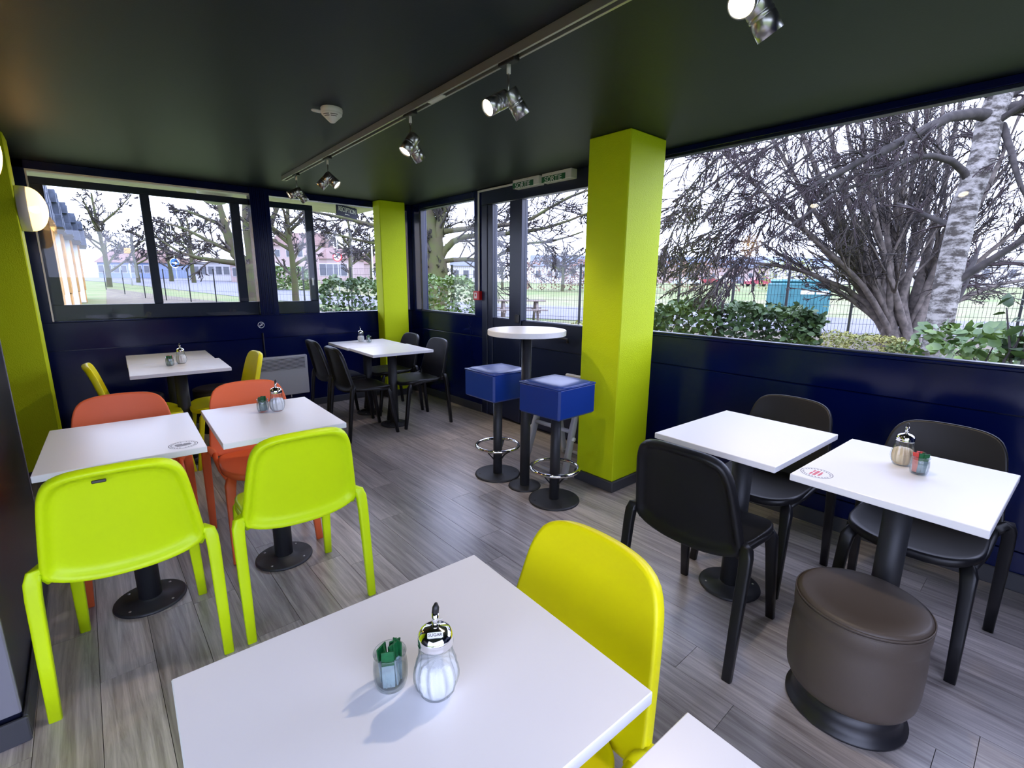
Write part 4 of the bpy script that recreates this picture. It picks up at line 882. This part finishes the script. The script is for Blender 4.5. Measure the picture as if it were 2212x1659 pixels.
# slimmer trees
def small_tree(px, py, d, htop, spread, label, mats=('bark_moss', 'bark_grey', 'twig_grey'), n=7, r=0.16, lo=0.35):
    b = at(px, py, d); b = np.array([b[0], b[1], float(gz(b[0], b[1]))]); top = at(px, htop, d); hgt = top[2] - b[2]; L = [([b, b + (0, 0, hgt * 0.35), b + (nr.uniform(-.2, .2), nr.uniform(-.2, .2), hgt * 0.72), b + (nr.uniform(-.3, .3), nr.uniform(-.3, .3), hgt)], r, r * 0.3, True)]
    for k in range(n):
        a = 2 * PI * k / n + nr.uniform(-.4, .4); z = hgt * (lo + (0.75 - lo) * k / n); w = spread * nr.uniform(0.6, 1.0); e = np.array([math.cos(a), math.sin(a), 0])
        L.append(([b + (0, 0, z), b + e * w * 0.5 + (0, 0, z + hgt * 0.14), b + e * w + (0, 0, z + hgt * 0.32)], r * 0.5, r * 0.12, False))
    return tree('bare_tree', label, tuple(b), L, [lv(9, 0.2, 1.0, 0.65, 0.36, 0.12, (0, 0, 0.04), rr=0.45), lv(6, 0.15, 1.0, 0.7, 0.45, 0.14, (0, 0, 0.02), K=5, rr=0.5, rmin=0.0010 * d), lv(2, 0.2, 1.0, 0.7, 0.5, 0.14, (0, 0, 0), K=4, rr=0.6, rmin=0.0008 * d)], mats)
small_tree(640, 657, 27, 420, 3.0, 'young tree with a pale trunk behind the short sliding window', n=9, r=0.20)
small_tree(237, 620, 48, 425, 3.6, 'bare tree beside the yellow boarded wing', n=8, r=0.25, lo=0.15)
small_tree(300, 616, 62, 500, 4.5, 'bare tree far behind the orange post', n=7, r=0.25)
small_tree(420, 616, 66, 470, 5.0, 'bare tree far behind the blue arrow sign', n=8, r=0.3)
small_tree(372, 616, 70, 490, 5.0, 'slim bare tree far off left of the blue arrow sign', n=7, r=0.3)
small_tree(760, 625, 50, 470, 4.0, 'bare tree behind the no left turn sign', n=8, r=0.25)
small_tree(805, 622, 55, 510, 4.0, 'bare tree behind the far lime pillar', n=7, r=0.25)
small_tree(1215, 625, 55, 540, 3.5, 'bare tree beyond the fence seen through the door', n=8, r=0.22)
small_tree(1085, 622, 60, 560, 3.0, 'bare tree seen through the narrow door pane', n=7, r=0.2)

# ---- leaves
LEAF = np.array([(0, 0, 0), (0.30, 0.22, 0.05), (0.36, 0.62, 0.02), (0, 1, -0.10), (-0.36, 0.62, 0.02), (-0.30, 0.22, 0.05), (0, 0.5, -0.04)])
LF = np.array([(0, 1, 6), (1, 2, 6), (2, 3, 6), (3, 4, 6), (4, 5, 6), (5, 0, 6)])
def leaf_frames(n, up=0.5, out=None):
    d = nr.normal(size=(n, 3)); d[:, 2] *= 0.6
    if out is not None: d = d * 0.6 + out
    d /= np.linalg.norm(d, axis=1, keepdims=True); nn = nr.normal(size=(n, 3)) * 0.8 + np.array([0, 0, up]); nn -= (nn * d).sum(1, keepdims=True) * d; nn /= np.linalg.norm(nn, axis=1, keepdims=True) + 1e-9
    return np.cross(d, nn), d, nn
def leaves(P, size, up=0.6, out=None):
    n = len(P); a, d, nn = leaf_frames(n, up, out); s = (size * nr.uniform(0.65, 1.25, n))[:, None, None]
    V = P[:, None, :] + s * (LEAF[None, :, 0:1] * a[:, None] + LEAF[None, :, 1:2] * d[:, None] + LEAF[None, :, 2:3] * nn[:, None])
    F = (np.arange(n) * 7)[:, None, None] + LF[None]; return V.reshape(-1, 3), F.reshape(-1, 3)
leaf_me = np_mesh('leaf', LEAF * 1.0, LF)
leaf_me.materials.append(MATS['leaf_dark'])
def hedge(label, c, half, rotz, n, size, m='leaf_dark', singles=0, front=(0, -1), stems=True, name='hedge', group=None, lumpy=0.10):
    root = thing(name, label, 'hedge' if name == 'hedge' else 'bush', (c[0], c[1], c[2]), rotz, group); hx, hy, hh = half
    P = nr.uniform(-1, 1, (n, 3)); k = nr.integers(0, 4, n)
    P[k == 1, 1] = np.sign(P[k == 1, 1]) * nr.uniform(0.82, 1.0, (k == 1).sum()); P[k == 2, 2] = nr.uniform(0.82, 1.0, (k == 2).sum()); P[k == 3, 0] = np.sign(P[k == 3, 0]) * nr.uniform(0.85, 1.0, (k == 3).sum())
    rr_ = np.maximum(0, np.abs(P[:, 0]) - 0.7) * np.maximum(0, P[:, 2] - 0.4)
    Q = np.stack([P[:, 0] * hx, P[:, 1] * hy, hh * (0.5 + 0.5 * P[:, 2])], 1); Q[:, 2] *= 1 - rr_; bump = lumpy * np.sin(Q[:, 0] * 5.1 + 1) * np.sin(Q[:, 0] * 2.3) ; Q[:, 2] += bump * Q[:, 2] / hh
    V, F = leaves(Q, size); o = obj('foliage', np_mesh('foliage', V, F), m, root); o['kind'] = 'stuff'
    if stems:
        for k in range(max(4, int(hx * 5))):
            x = nr.uniform(-hx, hx) * 0.9; MB().tube([(x, 0, 0), (x + nr.uniform(-.1, .1), nr.uniform(-.1, .1), hh * 0.5), (x + nr.uniform(-.25, .25), nr.uniform(-.2, .2), hh * 0.92)], [0.02, 0.014, 0.006], 6).build('stem', 'bark_dark', root)
    for k in range(singles):
        ang = nr.uniform(-1, 1); y = front[1] * hy * nr.uniform(0.98, 1.10); l = obj('leaf', leaf_me, None, root, loc=(ang * hx, y if k % 3 else nr.uniform(-hy, hy), hh * (nr.uniform(0.45, 0.98) if k % 3 else nr.uniform(0.98, 1.04)))); s = size * nr.uniform(0.9, 1.4); l.scale = (s, s, s)
        l.rotation_euler = (nr.uniform(-0.9, 0.9), nr.uniform(-0.9, 0.9), nr.uniform(0, 6.28))
    return root
# laurel hedge under the wide window: along a line seen between the pillar and the trees
hA, hB = at(1385, 690, 8.6), at(1755, 705, 8.2); hc_ = (hA + hB) / 2; hd = hB - hA
hedge('long clipped laurel hedge outside the wide window', (hc_[0], hc_[1], -0.02), (np.hypot(hd[0], hd[1]) / 2, 0.42, 1.06), math.atan2(hd[1], hd[0]), 5200, 0.105, singles=160, front=(0, -1))
c_ = at(765, 650, 10.5); hedge('loose laurel hedge outside beside the red no left turn sign', (c_[0], c_[1], -0.02), (0.62, 0.4, 1.42), rad(-35), 1700, 0.09, singles=40)
c_ = at(968, 650, 10.0); hedge('clipped hedge below the broad mossy tree in the corner window', (c_[0], c_[1], -0.02), (0.62, 0.4, 1.48), rad(-45), 2200, 0.085, m='leaf_light', singles=30)
c_ = at(2170, 790, 5.6); hedge('laurel bush at the lower right corner of the wide window', (c_[0], c_[1], -0.02), (0.75, 0.5, 0.90), rad(-50), 700, 0.13, m='leaf_light', singles=40, name='laurel_bush')
c_ = at(2215, 700, 5.0); hedge('tall laurel shoot at the right edge of the wide window', (c_[0], c_[1], -0.02), (0.15, 0.15, 1.32), rad(-50), 60, 0.15, m='leaf_dark', singles=12, name='laurel_bush')
c_ = at(1880, 745, 9.5); hedge('low yellow green shrub at the foot of the multi-stemmed tree', (c_[0], c_[1], -0.02), (0.75, 0.5, 0.42), rad(-45), 2600, 0.05, m='leaf_yellow', name='shrub', stems=False)
c_ = at(2060, 770, 9.0); hedge('bright green ground cover plants right of the birch', (c_[0], c_[1], -0.02), (0.9, 0.6, 0.28), rad(-45), 1600, 0.055, m='leaf_light', name='shrub', stems=False)
c_ = at(1225, 690, 9.5); hedge('small twiggy shrub outside below the door glass', (c_[0], c_[1], -0.02), (0.5, 0.3, 0.62), rad(-45), 380, 0.05, m='leaf_yellow', name='shrub')
c_ = at(610, 628, 50); hedge('rounded green shrub across the road behind the short sliding window', (c_[0], c_[1], float(gz(c_[0], c_[1]))), (2.6, 1.5, 2.2), rad(-30), 1800, 0.32, m='leaf_light', name='shrub', stems=False)
for px, w, m_, lab in ((1545, 2.6, 'leaf_rust', 'rust coloured bush far off left of the teal container'), (1700, 3.0, 'leaf_yellow', 'yellow bush far off behind the teal container'), (1180, 2.4, 'leaf_rust', 'rust coloured bush beyond the fence seen through the door'), (1262, 1.8, 'leaf_rust', 'rust coloured bush next to the near pillar beyond the fence'), (1440, 2.2, 'leaf_rust', 'rust coloured bush beyond the fence right of the near pillar')):
    c_ = at(px, 600, 58); hedge(lab, (c_[0], c_[1], float(gz(c_[0], c_[1]))), (w, 1.5, 3.4), rad(-40), 800, 0.24, m=m_, name='shrub', stems=False, lumpy=0.4)

# ---- recycling container
c_ = onz(1718, 684, 0.0); rc = thing('recycling_container', 'teal recycling container with two round holes behind the fence', 'container', (c_[0], c_[1], 0.0), -YAW + rad(4))
MB().bbox(-1.12, 1.12, -0.55, 0.55, 0.10, 1.45, b=0.06).build('body', 'teal_plastic', rc)
MB().bbox(-1.08, 1.08, -0.50, 0.50, 1.44, 1.60, b=0.08).build('lid', 'teal_plastic', rc)
MB().bbox(-1.0, 1.0, -0.45, 0.45, 0, 0.1, b=0.01).build('base', 'black_metal', rc)
for x in (-0.05, 0.52): MB().lathe([(0, 0), (0.085, 0), (0.085, 0.03), (0.07, 0.03)], 20, caps=False).xf(Matrix.Translation((x, -0.56, 1.36)) @ Matrix.Rotation(PI / 2, 4, 'X')).build('hole', 'black_metal', rc)
for x0, x1 in ((-0.28, 0.34), (0.42, 0.98)): MB().box(x0, x1, -0.556, -0.552, 0.98, 1.14).build('label_panel', 'print_white', rc)
for z in (0.5, 0.9): MB().bbox(-1.125, 1.125, -0.56, 0.56, z, z + 0.03, b=0.005).build('rib', 'teal_plastic', rc)
MB().bbox(0.375, 0.395, -0.562, -0.55, 0.12, 1.2, b=0.003).build('seam', 'teal_plastic', rc)
# ---- picnic table
c_ = onz(1122, 693, 0.0); pt = thing('picnic_table', 'weathered wooden picnic table outside the door', 'picnic table', (c_[0], c_[1], 0.0), -YAW + rad(6))
for k in range(5): MB().bbox(-0.9, 0.9, -0.36 + k * 0.146, -0.23 + k * 0.146, 0.71, 0.75, b=0.005).build('top_board', 'wood_grey', pt)
for s in (-1, 1):
    for k in range(2): MB().bbox(-0.9, 0.9, s * 0.70 - 0.13 + k * 0.135, s * 0.70 - 0.01 + k * 0.135, 0.41, 0.45, b=0.005).build('bench_board', 'wood_grey', pt)
    MB().bbox(s * 0.6 - 0.045, s * 0.6 + 0.045, -0.8, 0.8, 0.32, 0.41, b=0.005).build('bench_bearer', 'wood_grey', pt)
    for e in (-1, 1): MB().tube([(s * 0.6, e * 0.55, 0.0), (s * 0.6, e * 0.22, 0.71)], 0.05, 8, flat=(0.045, 0.045, (1, 0, 0))).build('leg', 'wood_grey', pt)

# ---- road signs
def road_sign(px, py, r, foot_py, d, face, label, kind):
    p = at(px, py, d); z0 = float(gz(p[0], p[1])); s = thing('road_sign', label, 'road sign', (p[0], p[1], z0), -YAW + rad(face)); h = p[2] - z0; RX = Matrix.Translation((0, -0.03, h)) @ Matrix.Rotation(PI / 2, 4, 'X')
    MB().tube([(0, 0.02, 0), (0, 0.02, h + r * 0.6)], 0.03, 10).build('pole', 'post_white', s)
    R_ = r * d / FPX
    MB().lathe([(0, -0.01), (R_, -0.01), (R_, 0.01), (0, 0.01)], 36, smooth=False).xf(RX).build('plate', 'print_white' if kind == 'blue' else 'sign_red', s)
    if kind == 'blue':
        MB().lathe([(0, 0.0105), (R_ * 0.88, 0.0105), (R_ * 0.88, 0.0125), (0, 0.0125)], 36, smooth=False).xf(RX).build('disc', 'sign_blue', s)
        MB().prism([(-0.6 * R_, -0.10 * R_), (0.1 * R_, -0.10 * R_), (0.1 * R_, -0.36 * R_), (0.64 * R_, 0), (0.1 * R_, 0.36 * R_), (0.1 * R_, 0.10 * R_), (-0.6 * R_, 0.10 * R_)], 0.004, (0, -0.0475, h)).build('arrow', 'print_white', s)
    else:
        MB().lathe([(0, 0.0105), (R_ * 0.78, 0.0105), (R_ * 0.78, 0.0125), (0, 0.0125)], 36, smooth=False).xf(RX).build('disc', 'print_white', s)
        MB().tube([(0.12 * R_, -0.046, h - 0.5 * R_), (0.15 * R_, -0.046, h), (0.02 * R_, -0.046, h + 0.2 * R_), (-0.35 * R_, -0.046, h + 0.22 * R_)], 0.09 * R_, 8).build('arrow', 'print_dark', s)
        MB().tube([(-0.55 * R_, -0.05, h + 0.55 * R_), (0.55 * R_, -0.05, h - 0.55 * R_)], 0.07 * R_, 8).build('slash', 'sign_red', s)
road_sign(378, 568, 10.5, 612, 42, 0, 'round blue road sign with white arrow seen through left window', 'blue')
road_sign(729, 555, 10, 600, 34, 0, 'round red and white no left turn sign above the hedge', 'red')
p = at(279, 570, 52); op = thing('orange_post', 'orange and white post with a box on top in the left window', 'post', (p[0], p[1], float(gz(p[0], p[1]))))
MB().tube([(0, 0, 0), (0, 0, p[2] + 0.6 - op.location[2])], 0.07, 10).build('pole', 'house_white', op)
hz = at(279, 542, 52)[2] - op.location[2]; MB().bbox(-0.28, 0.28, -0.2, 0.2, hz - 0.28, hz + 0.28, b=0.04).build('box', 'yellow_board', op)
lp = at(726, 600, 45); ll = thing('lamp_post', 'thin grey street lamp post behind the no left turn sign', 'lamp post', (lp[0] + 2.5, lp[1] - 2.5, 0.1)); MB().tube([(0, 0, 0), (0, 0, 3), (0, 0, 7.5)], [0.08, 0.07, 0.05], 10).build('pole', 'post_white', ll); MB().bbox(-0.5, 0.1, -0.1, 0.1, 7.45, 7.6, b=0.02).build('lamp_head', 'post_white', ll)

# ---- buildings
def building(label, px0, px1, d, wall_h, m, roof=None, roof_h=1.6, nwin=4, storeys=1, depth=8, win=(0.9, 1.2), name='house', turn=0, door=False):
    p0, p1 = at(px0, 605, d), at(px1, 605, d); c = (p0 + p1) / 2; w = np.hypot(*(p1 - p0)[:2]); z0 = float(gz(c[0], c[1]))
    b = thing(name, label, 'building', (c[0], c[1], z0), math.atan2(p1[1] - p0[1], p1[0] - p0[0]) + rad(turn), 'buildings beyond the road')
    MB().box(-w / 2, w / 2, 0, depth, 0, wall_h).build('wall', m, b)
    if roof: MB().prism([(-0.4, wall_h), (depth / 2, wall_h + roof_h), (depth + 0.4, wall_h)], w + 0.6, (-w / 2 - 0.3, 0, 0), ((0, 1, 0), (0, 0, 1), (1, 0, 0))).build('roof', roof, b)
    sh = wall_h / storeys
    for s in range(storeys):
        for k in range(nwin):
            x = -w / 2 + w * (k + 0.5) / nwin
            f_ = MB().bbox(x - win[0] / 2 - 0.08, x + win[0] / 2 + 0.08, -0.05, 0.02, s * sh + sh * 0.35 - 0.08, s * sh + sh * 0.35 + win[1] + 0.08, b=0.01).build('window', 'house_white', b)
            MB().box(x - win[0] / 2, x + win[0] / 2, -0.06, -0.05, s * sh + sh * 0.35, s * sh + sh * 0.35 + win[1]).build('pane', 'window_dark', f_)
    return b
building('pale single storey building with white framed windows across the road', 418, 500, 76, 2.9, 'house_white', 'house_pink', 0.5, 5)
building('pale building wing behind the large bare tree', 500, 570, 72, 2.6, 'house_pink', 'house_white', 0.4, 3)
building('blue grey low building at the far left beyond the road', 215, 345, 84, 2.6, 'house_blue', 'roof_tile', 2.4, 8)
building('blue grey shed behind the blue arrow sign', 352, 415, 102, 2.8, 'house_blue', 'roof_tile', 1.5, 4)
building('tall pinkish house with dark windows behind the young tree', 592, 690, 92, 6.4, 'house_pink', 'roof_tile', 2.6, 4, 2)
building('pinkish house behind the no left turn sign', 692, 752, 70, 3.6, 'house_pink', 'roof_tile', 1.8, 4, 1, win=(0.9, 1.6))
building('white house behind the hedge at the far lime pillar', 765, 900, 88, 3.2, 'house_pink', 'roof_tile', 2.0, 5, 1)
building('low white house seen past the broad mossy tree', 975, 1060, 80, 3.0, 'house_white', 'slate', 1.5, 4)
building('long low white house beyond the fence behind the door', 1150, 1300, 92, 3.2, 'house_white', 'slate', 2.2, 6)
building('long brown roofed building beyond the car park', 1420, 1660, 125, 4.0, 'house_pink', 'slate', 3.0, 9, depth=14)
building('blue roofed hall far behind the teal container', 1660, 1930, 130, 4.6, 'house_white', 'house_blue', 2.8, 10, depth=16)
building('white industrial hall at the far right behind the birch', 2040, 2330, 70, 3.8, 'house_white', 'house_pink', 0.8, 5, depth=16)
# yellow boarded wing of the same building, with slate hung upper edge
wg = thing('boarded_wing', 'yellow boarded building wing with stepped slate edge at the far left', 'building', (-1.2, 14, 0)); o_ = np.array([-1.2, 14, 0])
ys_ = [13, 17.0, 20.6, 24.2, 28.0, 32.4, 37.0, 42.0]
for k in range(len(ys_) - 1):
    ya, yb = ys_[k], ys_[k + 1]; xw = -1.26 + (ya - 13) * 0.058; xw2 = xw + 0.10
    MB().box(-4 - o_[0], xw - o_[0], ya - 14, yb - 14 + 0.05, 0, 4.3).build('wall', 'render_white', wg)
    MB().box(xw - o_[0], xw - o_[0] + 0.05, ya - 14, yb - 14, 0, 0.75).build('plinth', 'yellow_board', wg)
    L_ = yb - ya
    for j, (a, b) in enumerate(((0.0, 0.34), (0.52, 0.80))):
        MB().bbox(xw - o_[0], xw - o_[0] + 0.09, ya - 14 + a * L_, ya - 14 + b * L_, 0.7, 3.95, b=0.005).build('board', 'yellow_board', wg)
    for j, (a, b) in enumerate(((0.36, 0.50), (0.82, 0.98))):
        f_ = MB().bbox(xw - o_[0], xw - o_[0] + 0.05, ya - 14 + a * L_, ya - 14 + b * L_, 0.8, 2.9, b=0.005).build('window', 'house_white', wg)
    for r_ in range(3):
        for j in range(4):
            za = 3.15 + r_ * 0.42; ja = ya - 14 + (j / 4 + (0.06 if r_ % 2 else 0)) * L_
            MB().bbox(xw - o_[0] + 0.09, xw - o_[0] + 0.42 - r_ * 0.03 + 0.03 * (j % 2), ja, ja + L_ / 4 - 0.03, za, za + 0.44, b=0.012).build('slate', 'slate', wg)
# ---- parked cars
def car(px, d, m, label, turn=0, s=1.0):
    p = at(px, 606, d); c = thing('parked_car', label, 'car', (p[0], p[1], float(gz(p[0], p[1])) + 0.02), -YAW + rad(turn), 'parked cars beyond the fence')
    body = [(-2.1, 0.35), (-2.1, 0.8), (-1.9, 0.92), (-1.2, 0.98), (-0.7, 1.42), (0.7, 1.46), (1.35, 1.0), (1.95, 0.9), (2.1, 0.65), (2.1, 0.35)]
    MB().prism(body, 1.7, (0, -0.85, 0)).build('body', m, c)
    MB().prism([(-1.05, 0.99), (-0.64, 1.36), (0.64, 1.39), (1.14, 0.99)], 1.74, (0, -0.87, 0)).build('window', 'window_dark', c)
    for x in (-1.35, 1.3):
        for y in (-0.88, 0.70): MB().lathe([(0, 0), (0.31, 0), (0.31, 0.18), (0, 0.18)], 18, smooth=False).xf(Matrix.Translation((x, y, 0.31)) @ Matrix.Rotation(-PI / 2, 4, 'X')).build('wheel', 'tyre', c)
    return c
for px, d, m_, lab, tn in ((1484, 78, 'car_silver', 'silver blue parked car left of the first fence post', 8), (1524, 86, 'car_red', 'small red parked car right of the silver blue car', 0), (1592, 80, 'car_dark', 'dark parked car in the middle of the car park', 60), (1640, 76, 'car_red', 'red parked car next to the teal container', 5), (1700, 92, 'car_white', 'white parked car above the teal container', 20), (1745, 95, 'car_silver', 'grey parked car above the right end of the container', 15), (1560, 95, 'car_white', 'white parked van in the car park', 80)):
    car(px, d, m_, lab, tn)
